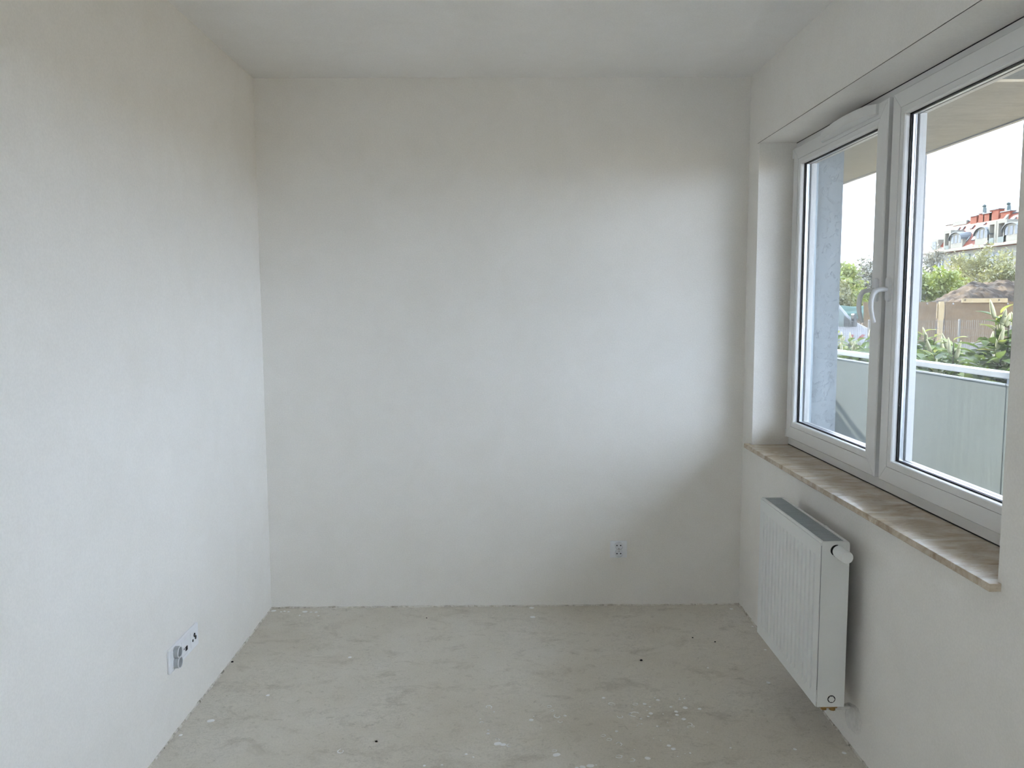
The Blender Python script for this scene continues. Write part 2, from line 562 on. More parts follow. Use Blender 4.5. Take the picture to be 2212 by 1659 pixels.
struct(m.build('wall_facade', M['stucco']), 'pale blue stucco outer wall around the window')
struct(MB().box(-3.0, XF, 0.2, 3.6, -0.5, RH + 0.25).build('wall_neighbour', M['stucco']), 'stucco block of the neighbouring flat')

# thin plaster corner bead on the lintel edge
bead = struct(MB().box(XR - 0.0026, XR, WY0 - 0.35, WY1 + 0.04, LZ + 0.0018, LZ + 0.019).build('trim_1', M['wall']), 'thin plaster corner bead along the window lintel')
M['bead_shadow'] = plain('bead_shadow_grey', (0.10, 0.098, 0.09), 0.9)  # dark strips painted in for the shadow lines at the bead edges
MB().box(XR - 0.0012, XR + 0.0002, WY0 - 0.35, WY1 + 0.02, LZ + 0.0004, LZ + 0.0017).build('bead_shadow_line', M['bead_shadow'], bead)
MB().box(XR - 0.0006, XR + 0.0002, WY0 - 0.35, WY1 - 0.25, LZ + 0.0190, LZ + 0.0198).build('bead_shadow_line', M['bead_shadow'], bead)

# ragged expansion strips at the wall feet
def strip(name, along, fixed, a, b, sign, seed, label):
    rnd = random.Random(seed)
    m = MB()
    n = int(abs(b - a) / 0.018)
    v, f = [], []
    for i in range(n + 1):
        s = a + (b - a) * i / n
        w = 0.0035 + 0.004 * rnd.random()
        h = 0.0035 + 0.0075 * abs(mnoise.noise(Vector((s * 9, seed, 0)))) + 0.003 * rnd.random()
        for (dw, dh) in ((-0.002, -0.002), (w, -0.002), (w * 0.8, h * 0.6), (-0.002, h)):
            p = fixed + sign * dw
            v.append((s, p, dh) if along == 'x' else (p, s, dh))
    for i in range(n):
        for k in range(4):
            f.append((i * 4 + k, i * 4 + (k + 1) % 4, i * 4 + 4 + (k + 1) % 4, i * 4 + 4 + k))
    m.add(v, f)
    struct(m.build(name, M['strip']), label)
strip('trim_2', 'x', YB, XL, XR, -1, 3, 'ragged expansion strip at the foot of the end wall')
strip('trim_3', 'y', XL, YF, YB, 1, 5, 'ragged expansion strip at the foot of the wall with three sockets')
strip('trim_4', 'y', XR, YF, YB, -1, 8, 'ragged expansion strip at the foot of the window wall')

# ------------------------------------------------------------------ window
win = struct(empty('window_1', (XF, (WY0 + WY1) / 2, SZ)), 'white double-casement window with two curved handles')
wo_ = Vector(win.location)
def wchild(o, parent=None):
    o.parent = parent or win
    if not parent:
        o.matrix_parent_inverse = Matrix.Translation(-wo_)
    return o
wchild(MB().ring([(0, XF), (0.087, XF), (0.090, XF + 0.004), (0.090, XF + 0.070), (0, XF + 0.070)], OY0, OY1, OZ0, OZ1, 0.0).build('frame', M['pvc']))
wchild(MB().box(XF + 0.018, XF + 0.070, -1.105, -1.033, OZ0 + 0.09, OZ1 - 0.09).build('mullion', M['pvc_dark']))
SX = 1.305
SASH = [(-1.9925, -1.085), (-1.052, -0.1655)]
S0, S1 = 0.868, 2.1735
for i, (y0, y1) in enumerate(SASH):
    prof = [(0.0, SX + 0.0035), (0.0035, SX), (0.0545, SX), (0.0545, SX + 0.030), (0.074, SX + 0.030), (0.074, SX + 0.032), (0.030, SX + 0.032), (0.030, SX + 0.019), (0.0, SX + 0.019)]
    sash = wchild(MB().ring(prof, y0, y1, S0, S1, 0.0009).build('sash', M['pvc']))
    # outer half of the sash, behind the sealed unit
    wchild(MB().ring([(0.030, SX + 0.049), (0.072, SX + 0.049), (0.078, SX + 0.054), (0.078, SX + 0.076), (0.030, SX + 0.076)], y0, y1, S0, S1).build('outer_lip', M['pvc']), sash)
    # four mitred glazing beads
    bp = [(0.0556, SX + 0.0012), (0.0740, SX + 0.0012), (0.0772, SX + 0.0035), (0.0785, SX + 0.008), (0.0785, SX + 0.0215), (0.0556, SX + 0.0215)]
    m = MB().ring(bp, y0, y1, S0, S1, 0.0004)
    n8 = len(bp) * 2
    fs = len(bp) + 2
    for k in range(4):
        q = MB()
        q.add(m.v[k * n8:(k + 1) * n8], [tuple(j - k * n8 for j in f) for f in m.f[k * fs:(k + 1) * fs]])
        wchild(q.build('glazing_bead', M['pvc']), sash)
    wchild(MB().ring([(0.0725, SX + 0.0205), (0.0815, SX + 0.0205), (0.0825, SX + 0.0225), (0.0825, SX + 0.0255), (0.0725, SX + 0.0255)], y0, y1, S0, S1).build('gasket', M['gasket']), sash)
    wchild(MB().ring([(0.0725, SX + 0.0462), (0.0820, SX + 0.0462), (0.0820, SX + 0.0505), (0.0725, SX + 0.0505)], y0, y1, S0, S1).build('gasket', M['gasket']), sash)
    wchild(MB().ring([(0.0700, SX + 0.0300), (0.0830, SX + 0.0300), (0.0830, SX + 0.0330), (0.0824, SX + 0.0365), (0.0830, SX + 0.0400), (0.0830, SX + 0.0420), (0.0700, SX + 0.0420)], y0, y1, S0, S1).build('spacer', M['alu']), sash)
    g = 0.076
    wchild(MB().box(SX + 0.0255, SX + 0.0295, y0 + g, y1 - g, S0 + g, S1 - g).build('pane', M['glass_dusty'] if True else M['glass']), sash)
    wchild(MB().box(SX + 0.0425, SX + 0.0460, y0 + g, y1 - g, S0 + g, S1 - g).build('pane', M['glass']), sash)
# dark sealant joints between frame, lintel and sill
wchild(MB().box(XF - 0.0015, XF + 0.0005, WY0 + 0.0005, WY1 - 0.0005, LZ - 0.0032, LZ - 0.0004).build('sealant_joint', M['gasket']))
wchild(MB().box(XF - 0.0015, XF + 0.0005, WY0 + 0.0005, WY1 - 0.0005, SZ + 0.0004, SZ + 0.0034).build('sealant_joint', M['gasket']))
# handles: rose and bent lever
for (hy, hz) in ((-1.115, 1.5265), (-1.0235, 1.5255)):
    m = MB()
    seg = 10
    pts = []
    for k in range(2 * seg + 2):
        a = math.pi * (k if k <= seg else k - 1) / seg
        cz = 0.028 if k <= seg else -0.028
        pts.append((hy + 0.0135 * math.cos(a), hz + cz + 0.0135 * math.sin(a)))
    m.prism(pts, 'x', SX - 0.011, SX + 0.001)
    hd = wchild(m.build('handle', M['handle'], bevel=0.003))
    hd['label'] = 'white bent window handle'
    path = [(SX - 0.010, hy, hz), (SX - 0.026, hy, hz), (SX - 0.040, hy, hz - 0.0015), (SX - 0.0505, hy, hz - 0.007), (SX - 0.0575, hy, hz - 0.018),
            (SX - 0.0615, hy, hz - 0.036), (SX - 0.0625, hy, hz - 0.056), (SX - 0.0600, hy, hz - 0.076), (SX - 0.0550, hy, hz - 0.095), (SX - 0.0480, hy, hz - 0.112)]
    wchild(MB().tube(path, [0.0105, 0.0105, 0.0108, 0.0110, 0.0108, 0.0104, 0.0100, 0.0094, 0.0086, 0.0076], 14, True, 0.78).build('lever', M['handle'], smooth=50), hd)
# bowed ventilation hood on the far sash
ya, yb, n = -0.982, -0.492, 18
pts = [(SX + 0.0005, ya), (SX - 0.010, ya)]
for k in range(1, n):
    s = k / n
    pts.append((SX - 0.012 - 0.042 * math.sin(math.pi * min(1, 0.12 + 0.88 * s)) ** 0.8 * (1 - 0.3 * s), ya + (yb - ya) * s))
pts += [(SX - 0.003, yb), (SX + 0.0005, yb)]
hood = wchild(MB().prism(pts, 'z', 2.1330, 2.1690).build('ventilator', M['pvc'], smooth=35, bevel=0.002))
hood['label'] = 'bowed white trickle ventilator hood'
for hz in (0.885, 2.150):
    wchild(MB().lathe([(0.006, -0.02), (0.0075, -0.018), (0.0075, 0.018), (0.006, 0.02)], (SX + 0.006, -0.157, hz), (0, 0, 1), 12).build('hinge_cap', M['pvc'], smooth=40))
# outer shutter guide rails, fixed to the frame
for (y0, y1) in ((-0.135, -0.104), (-2.05, -2.02)):
    m = MB()
    m.box(XF + 0.072, XF + 0.082, y0, y1, OZ0 + 0.02, OZ1 - 0.02)
    m.box(XF + 0.096, XF + 0.106, y0, y1, OZ0 + 0.02, OZ1 - 0.02)
    ymid = max(y0, y1) if y1 > -1 else min(y0, y1)
    m.box(XF + 0.082, XF + 0.096, min(ymid, ymid - 0.01 if y1 > -1 else ymid), max(ymid, ymid + 0.01 if y1 < -1 else ymid), OZ0 + 0.02, OZ1 - 0.02)
    wchild(m.build('guide_rail', M['guide']))
# outer metal sill
wchild(MB().prism([(XF + 0.0705, OZ0 + 0.055), (XO + 0.03, OZ0 + 0.012), (XO + 0.03, OZ0 + 0.002), (XF + 0.0705, OZ0 + 0.001)], 'y', OY0 + 0.001, OY1 - 0.001).build('outer_sill', M['rail']))

# added unseen balcony door for fill daylight: two glazed leaves in one frame
dr = struct(empty('fill_door_1', (XF, (DY0 + DY1) / 2, 0.0)), 'added white glazed double balcony door beside the viewer, unseen, for fill daylight')
di = Matrix.Translation(-Vector(dr.location))
def dchild(o, parent=None):
    o.parent = parent or dr
    if not parent:
        o.matrix_parent_inverse = di
    return o
dchild(MB().ring([(0, XF), (0.065, XF), (0.065, XF + 0.07), (0, XF + 0.07)], DY0 - 0.03, DY1 + 0.03, 0.0, DZ1 + 0.03).build('frame', M['pvc']))
dm = (DY0 + DY1) / 2
for (a, b) in ((DY0 + 0.02, dm - 0.005), (dm + 0.005, DY1 - 0.02)):
    lf = dchild(MB().ring([(0, SX), (0.078, SX), (0.078, SX + 0.045), (0.025, SX + 0.045), (0.025, SX + 0.019), (0, SX + 0.019)], a, b, 0.045, DZ1 - 0.02, 0.0005).build('leaf', M['pvc']))
    dchild(MB().box(SX + 0.030, SX + 0.034, a + 0.074, b - 0.074, 0.119, DZ1 - 0.094).build('pane', M['glass']), lf)

# marble sill
m = MB()
pts = [(1.127, WY0 - 0.0145), (XR, WY0 - 0.0145), (XR, WY0 + 0.0004), (XF, WY0 + 0.0004), (XF, WY1 - 0.0004), (XR, WY1 - 0.0004), (XR, WY1 + 0.0315), (1.127, WY1 + 0.0315)]
m.prism(pts, 'z', SZ - 0.0195, SZ)
tag(m.build('window_sill', M['marble'], bevel=0.0012), 'beige marble sill slab below the double window', 'window sill')

# ------------------------------------------------------------------ radiator
RX0, RX1, RY0, RY1, RZ0, RZ1 = 1.010, 1.103, -1.340, -0.735, 0.170, 0.720
rad = thing('panel_radiator', 'white ribbed panel radiator mounted under the marble sill', 'radiator', loc=(RX1, (RY0 + RY1) / 2, RZ0))
ro = Matrix.Translation(-Vector(rad.location))
def rchild(o, parent=None):
    o.parent = parent or rad
    if not parent:
        o.matrix_parent_inverse = ro
    return o
def ribbed(xface, sgn):
    ys, pat = [RY0 + 0.001], [0]
    n, a, b = 15, RY0 + 0.030, RY1 - 0.030
    p = (b - a) / n
    for i in range(n):
        c0 = a + p * (i + 0.5)
        for d, h in ((-0.0078, 0), (-0.0055, 1), (0.0055, 1), (0.0078, 0)):
            ys.append(c0 + d)
            pat.append(h)
    ys.append(RY1 - 0.001)
    pat.append(0)
    zs = [(RZ0, 0), (RZ0 + 0.034, 0), (RZ0 + 0.046, 1), (RZ1 - 0.062, 1), (RZ1 - 0.050, 0), (RZ1 - 0.012, 0), (RZ1 - 0.006, 0)]
    v = [(xface + sgn * 0.0068 * h * w, y, z) for (z, w) in zs for y, h in zip(ys, pat)]
    N = len(ys)
    f = [(j * N + i, j * N + i + 1, (j + 1) * N + i + 1, (j + 1) * N + i) for j in range(len(zs) - 1) for i in range(N - 1)]
    return v, f
v, f = ribbed(RX0, 1)
m = MB()
m.add(v, f)
o = m.build('front_panel', M['rad'], fix=True)
sm = o.modifiers.new('sheet', 'SOLIDIFY')
sm.thickness = 0.0025
sm.offset = 0
rchild(o)
v, f = ribbed(RX1 - 0.012, -1)
m = MB()
m.add(v, f)
o = m.build('back_panel', M['rad'])
sm = o.modifiers.new('sheet', 'SOLIDIFY')
sm.thickness = 0.0025
sm.offset = 0
rchild(o)
# two covered ends with a rolled rear corner
def side(y0, y1, hole):
    pts = [(RX0 + 0.003, RZ0 - 0.002), (RX1, RZ0 - 0.002)]
    for k in range(6):
        a = math.pi / 2 * k / 5
        pts.append((RX1 - 0.010 + 0.010 * math.cos(a), RZ1 - 0.010 + 0.010 * math.sin(a)))
    pts += [(RX0 + 0.006, RZ1), (RX0 + 0.003, RZ1 - 0.003)]
    return rchild(MB().prism(pts, 'y', y0, y1).build('side_panel', M['rad'], bevel=0.0015))
near = side(RY0, RY0 + 0.003, True)
far = side(RY1 - 0.003, RY1, False)
rchild(MB().box(RX0 + 0.006, RX1 - 0.005, RY0 + 0.004, RY0 + 0.0075, RZ0 + 0.01, RZ1 - 0.02).build('end_baffle', M['rad_in']))
# top cover: two rims and cross slats
m = MB()
m.prism([(RX0 + 0.0015, RZ1 - 0.013), (RX0 + 0.0015, RZ1 - 0.003), (RX0 + 0.0045, RZ1), (RX0 + 0.0115, RZ1), (RX0 + 0.0125, RZ1 - 0.010)], 'y', RY0 + 0.003, RY1 - 0.003)
m.prism([(RX1 - 0.0005, RZ1 - 0.013), (RX1 - 0.0005, RZ1 - 0.003), (RX1 - 0.0035, RZ1), (RX1 - 0.0125, RZ1), (RX1 - 0.0135, RZ1 - 0.010)], 'y', RY0 + 0.003, RY1 - 0.003)
m.box(RX0 + 0.010, RX1 - 0.012, RY0 + 0.003, RY0 + 0.012, RZ1 - 0.003, RZ1)
m.box(RX0 + 0.010, RX1 - 0.012, RY1 - 0.008, RY1 - 0.003, RZ1 - 0.003, RZ1)
top = rchild(m.build('top_cover', M['rad']))
m = MB()
ns = 46
for i in range(ns):
    y = RY0 + 0.016 + (RY1 - RY0 - 0.030) * i / (ns - 1)
    m.prism([(y - 0.0030, RZ1 - 0.0040), (y - 0.0022, RZ1 - 0.0018), (y + 0.0030, RZ1 - 0.0018), (y + 0.0030, RZ1 - 0.0040)], 'x', RX0 + 0.0115, RX1 - 0.0125)
o = m.build('grille', M['grille'], top)
stuff(o)
o['label'] = 'grey slotted steel grille'
for y in (-1.17, -0.90):
    rchild(MB().prism([(RX1 - 0.012, RZ1 - 0.001), (RX1 - 0.012, RZ1 + 0.0025), (RX1 - 0.004, RZ1 + 0.003), (RX1 + 0.001, RZ1 - 0.001), (RX1 + 0.001, RZ1 - 0.012)], 'y', y, y + 0.014).build('cover_clip', M['rad']), top)
# folded convector sheet inside
m = MB()
n = 48
v = []
for i in range(n + 1):
    y = RY0 + 0.02 + (RY1 - RY0 - 0.04) * i / n
    x = RX0 + (0.020 if i % 2 else 0.070)
    v += [(x, y, RZ0 + 0.03), (x, y, RZ1 - 0.045)]
m.add(v, [(2 * i, 2 * i + 2, 2 * i + 3, 2 * i + 1) for i in range(n)])
rchild(m.build('convector', M['rad_in']))
for y in (-1.22, -0.85):
    m = MB()
    m.box(RX1 - 0.006, XR, y, y + 0.028, RZ0 + 0.08, RZ1 - 0.07)
    rchild(m.build('wall_bracket', M['black']))
# valve hole, thermostatic head, blanking plug, brass connector
rchild(MB().lathe([(0.0185, 0.0), (0.0185, 0.0012)], (1.0590, RY0 + 0.0002, 0.6925), (0, -1, 0), 28).build('valve_hole', M['black']))
m = MB().lathe([(0.0125, 0.0), (0.0135, 0.006), (0.0135, 0.012)], (1.0620, RY0 - 0.001, 0.6925), (0, -1, 0), 24)
col = rchild(m.build('collar', M['brass'], smooth=30))
m = MB().lathe([(0.0165, 0.010), (0.0195, 0.0105), (0.0205, 0.014), (0.0207, 0.022), (0.0200, 0.050), (0.0192, 0.074), (0.0180, 0.0765), (0.0, 0.0768)], (1.0620, RY0, 0.6925), (0, -1, 0), 40)
th = rchild(m.build('thermostatic_head', M['rad'], smooth=30))
rchild(MB().box(1.0600, 1.0645, RY0 - 0.018, RY0 - 0.0105, 0.6925 + 0.019, 0.6925 + 0.0245).build('marker_tab', M['rad']), th)
for a in range(7):
    an = R(200 + a * 23)
    rchild(MB().lathe([(0.0016, 0), (0.0016, 0.0012)], (1.0620 + 0.0201 * math.cos(an), RY0 - 0.0145, 0.6925 + 0.0201 * math.sin(an)), (math.cos(an), 0, math.sin(an)), 8).build('scale_mark', M['black']), th)
rchild(MB().lathe([(0.0128, 0.0), (0.0128, 0.0007), (0.0, 0.0007)], (1.0600, RY0, 0.1955), (0, -1, 0), 28).build('plug_recess', M['black']))
rchild(MB().lathe([(0.0107, 0.0), (0.0107, 0.0020), (0.0098, 0.0026), (0.0, 0.0026)], (1.0600, RY0, 0.1955), (0, -1, 0), 6).build('plug', M['rad']))
rchild(MB().box(1.040, 1.080, RY0 - 0.0004, RY0 + 0.001, 0.5965, 0.6165).build('type_plate', M['rad'], bevel=0.0003))
m = MB()
m.tube([(1.046, RY0 + 0.050, 0.150), (1.098, RY0 + 0.050, 0.150)], 0.011, 10)
m.tube([(1.056, RY0 + 0.050, 0.172), (1.056, RY0 + 0.050, 0.136)], 0.010, 8)
m.tube([(1.085, RY0 + 0.050, 0.172), (1.085, RY0 + 0.050, 0.134)], 0.0105, 8)
rchild(m.build('valve_block', M['brass'], smooth=35))
for x in (1.056, 1.085):
    rchild(MB().tube([(x, RY0 + 0.050, 0.146), (x + 0.012, RY0 + 0.054, 0.138), (x + 0.03, RY0 + 0.060, 0.135), (XR + 0.002, RY0 + (0.066 if x < 1.07 else 0.085), 0.133)], 0.006, 8).build('pipe', M['patch'], smooth=40))
# rough filler where the pipes enter the wall
m = MB()
rnd = random.Random(4)
ctr = Vector((XR, RY0 + 0.045, 0.105))
ring = []
for k in range(18):
    a = 2 * math.pi * k / 18
    rr = 0.055 + 0.022 * rnd.random()
    ring.append((XR - 0.0006, ctr.y + rr * math.cos(a) * 0.95, max(0.012, ctr.z + rr * math.sin(a) * 0.8)))
inn = [(XR - 0.004, ctr.y + (p[1] - ctr.y) * 0.8, ctr.z + (p[2] - ctr.z) * 0.8) for p in ring]
v = ring + inn + [(XR - 0.0035, ctr.y, ctr.z)]
f = [(k, (k + 1) % 18, 18 + (k + 1) % 18, 18 + k) for k in range(18)] + [(18 + k, 18 + (k + 1) % 18, 36) for k in range(18)]
m.add(v, f)
m.build('filler_patch', M['patch'], wall_right)

# ------------------------------------------------------------------ wall sockets
def two_well(root, P, tint, wells, depth):
    """P(u,w,h) -> world: u across, w up, h out of the wall; figure-eight insert with two wells"""
    for (cu, cw, hd, pin) in wells:
        v, f = [], []
        seg = 26
        rings = [(0.0203, 0.006), (0.0203, hd), (0.0198, hd + 0.0008), (0.0188, hd + 0.0008), (0.0183, hd - 0.0005), (0.0178, 0.0118), (0.0, 0.0118)]
        for r, h in rings:
            for k in range(seg):
                a = 2 * math.pi * k / seg
                v.append(P(cu + r * math.cos(a), cw + r * math.sin(a), h))
        for i in range(len(rings) - 1):
            for k in range(seg):
                a, b = i * seg + k, i * seg + (k + 1) % seg
                f.append((a, b, b + seg, a + seg))
        m = MB()
        m.add(v, f)
        well = m.build('well', tint, root, smooth=35)
        v, f = [], []
        for r, h in ((0.0204, hd - 0.0012), (0.0204, hd + 0.0006), (0.0199, hd + 0.0012), (0.0186, hd + 0.0012), (0.0181, hd + 0.0004), (0.0181, hd - 0.0012)):
            for k in range(seg):
                a = 2 * math.pi * k / seg
                v.append(P(cu + r * math.cos(a), cw + r * math.sin(a), h))
        f = [(i * seg + k, i * seg + (k + 1) % seg, (i + 1) % 6 * seg + (k + 1) % seg, (i + 1) % 6 * seg + k) for i in range(6) for k in range(seg)]
        m = MB()
        m.add(v, f)
        m.build('rim', M['socket'], well, smooth=35)
        for s in (-1, 1):
            m = MB()
            c0 = [P(cu + s * 0.0090 + 0.0034 * math.cos(2 * math.pi * k / 12), cw + 0.0025 * (1 if pin < 0 else -1) + 0.0030 * math.sin(2 * math.pi * k / 12), h) for h in (0.0112, 0.0126) for k in range(12)]
            m.add(c0, [tuple(range(12)), tuple(range(23, 11, -1))] + [(k, k + 12, (k + 1) % 12 + 12, (k + 1) % 12) for k in range(12)])
            m.build('pin_hole', M['black'], well)
        m = MB()
        c0 = [P(cu + 0.0024 * math.cos(2 * math.pi * k / 10), cw + pin * 0.0125 + 0.0024 * math.sin(2 * math.pi * k / 10), h) for h in (0.0112, hd - 0.003) for k in range(10)]
        m.add(c0, [tuple(range(10)), tuple(range(19, 9, -1))] + [(k, k + 10, (k + 1) % 10 + 10, (k + 1) % 10) for k in range(10)])
        m.build('earth_pin', M['chrome'], well)

def disc(P, cu, cw, r, h0, h1, seg=12):
    m = MB()
    c0 = [P(cu + r * math.cos(2 * math.pi * k / seg), cw + r * math.sin(2 * math.pi * k / seg), h) for h in (h0, h1) for k in range(seg)]
    m.add(c0, [tuple(range(seg)), tuple(range(2 * seg - 1, seg - 1, -1))] + [(k, k + seg, (k + 1) % seg + seg, (k + 1) % seg) for k in range(seg)])
    return m
def slab(P, u0, u1, w0, w1, h0, h1):
    m = MB()
    c0 = [P(u, w, h) for h in (h0, h1) for (u, w) in ((u0, w0), (u1, w0), (u1, w1), (u0, w1))]
    m.add(c0, [(0, 3, 2, 1), (4, 5, 6, 7), (0, 1, 5, 4), (1, 2, 6, 5), (2, 3, 7, 6), (3, 0, 4, 7)])
    return m

# single cover plate on the end wall
s1 = thing('double_socket', 'white double power socket on the bare end wall near the radiator', 'socket', loc=(0.5552, 0, 0.2865))
P1 = lambda u, w, h: (u, -h, w)
slab(P1, -0.0415, 0.0415, -0.0425, 0.0425, 0.0, 0.0085).build('cover_frame', M['socket'], s1, bevel=0.003)
slab(P1, -0.0275, 0.0275, -0.0275, 0.0275, 0.0070, 0.0105).build('insert', M['socket'], s1, bevel=0.001)
two_well(s1, P1, M['socket_in'], [(0.0, 0.0178, 0.022, -1), (0.0005, -0.0178, 0.0215, 1)], 0.0)

# three-gang frame on the opposite wall
s2 = thing('triple_socket', 'white three-gang socket frame low on the wall opposite the window', 'socket', loc=(XL, -1.0700, 0.2720))
P2 = lambda u, w, h: (h, u, w)
slab(P2, -0.128, 0.128, -0.0420, 0.0420, 0.0, 0.0095).build('cover_frame', M['socket'], s2, bevel=0.003)
for k, u in enumerate((-0.0815, 0.0, 0.0815)):
    ins = slab(P2, u - 0.0285, u + 0.0285, -0.0285, 0.0285, 0.0085, 0.0110).build('insert', M['socket'], s2, bevel=0.0012)
    if k == 1:
        slab(P2, u + 0.002, u + 0.019, -0.016, -0.001, 0.0105, 0.0122).build('data_port', M['black'], ins)
        slab(P2, u - 0.012, u - 0.007, -0.006, -0.001, 0.0105, 0.0116).build('data_port', M['black'], ins)
        slab(P2, u - 0.026, u + 0.026, -0.0275, -0.0255, 0.0105, 0.0118).build('label_strip', M['socket_in'], ins)
    if k == 2:
        for du, dw, r in ((-0.012, -0.006, 0.0050), (0.004, 0.009, 0.0075), (0.0145, -0.004, 0.0070)):
            disc(P2, u + du, dw, r, 0.0100, 0.0122, 16).build('aerial_port', M['black'], ins)
            disc(P2, u + du, dw, r * 0.35, 0.0110, 0.0128, 8).build('contact', M['chrome'], ins)
two_well(s2, P2, M['socket_grey'], [(-0.0815, 0.0180, 0.027, -1), (-0.0815, -0.0180, 0.0265, 1)], 0.0)

# ------------------------------------------------------------------ paint splashes and grit on the floor
DROPS = [(0.368, -0.935, 0.0062), (0.515, -0.984, 0.0069), (0.57, -0.956, 0.0066), (0.561, -0.938, 0.003), (0.53, -1.006, 0.0035), (0.608, -1.008, 0.0052), (0.659, -1.015, 0.0086), (0.71, -1.025, 0.0064), (0.62, -1.043, 0.0064), (0.618, -1.066, 0.0064), (0.525, -1.054, 0.0073), (0.512, -1.076, 0.0042), (0.636, -1.096, 0.0075), (0.483, -1.092, 0.0042), (0.479, -1.127, 0.0029), (0.462, -1.138, 0.0021), (0.47, -1.126, 0.0021), (0.384, -1.174, 0.0053), (0.212, -1.065, 0.0055), (0.089, -1.092, 0.0076), (0.099, -1.07, 0.0025), (0.547, -1.268, 0.0067), (0.558, -1.288, 0.0074), (0.608, -1.314, 0.0035), (0.462, -1.342, 0.0084), (-0.134, -1.308, 0.0047), (-0.11, -1.326, 0.0035), (-0.064, -1.16, 0.0033), (-0.064, -1.181, 0.0049), (0.652, -0.953, 0.0035), (0.672, -0.947, 0.0035), (0.654, -0.942, 0.0023), (0.657, -0.978, 0.0022), (0.464, -1.022, 0.0026), (0.515, -1.033, 0.0026), (0.573, -1.118, 0.0025), (0.569, -1.058, 0.0026), (0.533, -1.144, 0.0049), (0.121, -1.149, 0.0021), (0.36, -1.388, 0.0018), (0.289, -1.378, 0.0026), (0.526, -1.236, 0.0024), (0.503, -1.224, 0.002), (0.59, -1.318, 0.0019), (0.562, -1.334, 0.0023), (0.426, -1.291, 0.002), (0.698, -1.186, 0.0025), (0.565, -1.171, 0.0025), (-0.094, -1.082, 0.0026), (-0.045, -1.032, 0.003), (0.128, -0.024, 0.0103), (0.128, -0.141, 0.011), (1.029, -0.825, 0.0074), (1.102, -0.059, 0.0081), (1.115, -0.525, 0.0054), (1.138, -0.275, 0.0048), (0.962, -1.298, 0.0055), (1.116, -1.323, 0.0069), (0.825, -0.693, 0.0042), (0.75, -1.286, 0.0035), (-1.134, -0.035, 0.0103), (-1.094, -0.051, 0.0048), (-1.079, -0.042, 0.0055), (-1.058, -0.05, 0.0048), (-0.978, -0.05, 0.0109), (-0.947, -0.057, 0.0061), (-0.922, -0.058, 0.0068), (-0.9, -0.104, 0.0047), (-0.992, -0.097, 0.0047), (-0.661, -0.564, 0.0071), (-1.13, -1.172, 0.0059), (-0.911, -0.891, 0.0064), (-0.266, -1.372, 0.0041), (-0.209, -1.369, 0.0036)]
SMEARS = [(-0.064, -0.998, 0.0108), (0.158, -0.998, 0.0078), (0.183, -1.066, 0.0106), (0.192, -1.105, 0.0076), (-0.03, -1.246, 0.0139), (-0.011, -1.252, 0.0111), (0.009, -1.258, 0.0079), (-0.031, -1.222, 0.0072), (0.165, -1.317, 0.0136), (0.159, -1.293, 0.007), (0.269, -1.382, 0.0136), (0.244, -1.388, 0.0106), (0.225, -1.391, 0.006), (0.369, -1.331, 0.0096), (0.408, -1.352, 0.0095), (0.465, -1.06, 0.017), (0.392, -0.982, 0.0096), (0.479, -0.986, 0.0087), (0.41, -1.074, 0.0093), (0.38, -1.256, 0.0099), (0.333, -1.201, 0.0072), (0.35, -1.227, 0.008), (0.648, -1.133, 0.0091), (0.64, -1.151, 0.0049), (0.656, -1.147, 0.005), (0.167, -1.027, 0.0064), (-0.088, -1.108, 0.0063), (-1.061, -1.077, 0.0141), (-0.554, -1.282, 0.0104)]
SOLID = {4, 5, 8, 10, 11, 12, 27}
rnd = random.Random(11)
blobs, rings_ = [], []
for q in range(4):
    n = 14
    rim = [(1 + 0.22 * (rnd.random() - 0.5)) for k in range(n)]
    v = [(rim[k] * math.cos(2 * math.pi * k / n), rim[k] * math.sin(2 * math.pi * k / n), 0.0) for k in range(n)]
    v += [(0.8 * x, 0.8 * y, 0.0008) for x, y, z in v] + [(0, 0, 0.0011)]
    f = [(k, (k + 1) % n, n + (k + 1) % n, n + k) for k in range(n)] + [(n + k, n + (k + 1) % n, 2 * n) for k in range(n)]
    m = MB()
    m.add(v, f)
    blobs.append(m.mesh('paint_drop', M['paint'], 'all'))
    # broken curl of dried paint
    v, f = [], []
    n = 16
    span = math.pi * (1.1 + 0.7 * rnd.random())
    for k in range(n + 1):
        a = span * k / n + 0.3 * rnd.random()
        r0 = 0.85 + 0.3 * rnd.random()
        w = 0.10 + 0.22 * rnd.random() * math.sin(math.pi * k / n)
        for r, z in ((r0 - w, 0), (r0, 0.0009), (r0 + w, 0)):
            v.append((r * math.cos(a), r * math.sin(a), z))
    for k in range(n):
        f += [(3 * k, 3 * k + 3, 3 * k + 4, 3 * k + 1), (3 * k + 1, 3 * k + 4, 3 * k + 5, 3 * k + 2)]
    m = MB()
    m.add(v, f)
    rings_.append(m.mesh('paint_smear', M['paint'], 'all'))
for i, (x, y, r) in enumerate(DROPS):
    inst('paint_drop', blobs[i % 4], floor, (x, y, 0.0001), (0, 0, rnd.random() * 6), (r * 1.2, r * 1.1, 1))
for i, (x, y, r) in enumerate(SMEARS):
    if i in SOLID:
        inst('paint_smear', blobs[i % 4], floor, (x, y, 0.0001), (0, 0, rnd.random() * 0.8 - 0.4), (r, r * 0.75, 1))
    else:
        inst('paint_smear', rings_[i % 4], floor, (x, y, 0.0001), (0, 0, rnd.random() * 6), (r * 1.1, r * 0.9, 1.5))
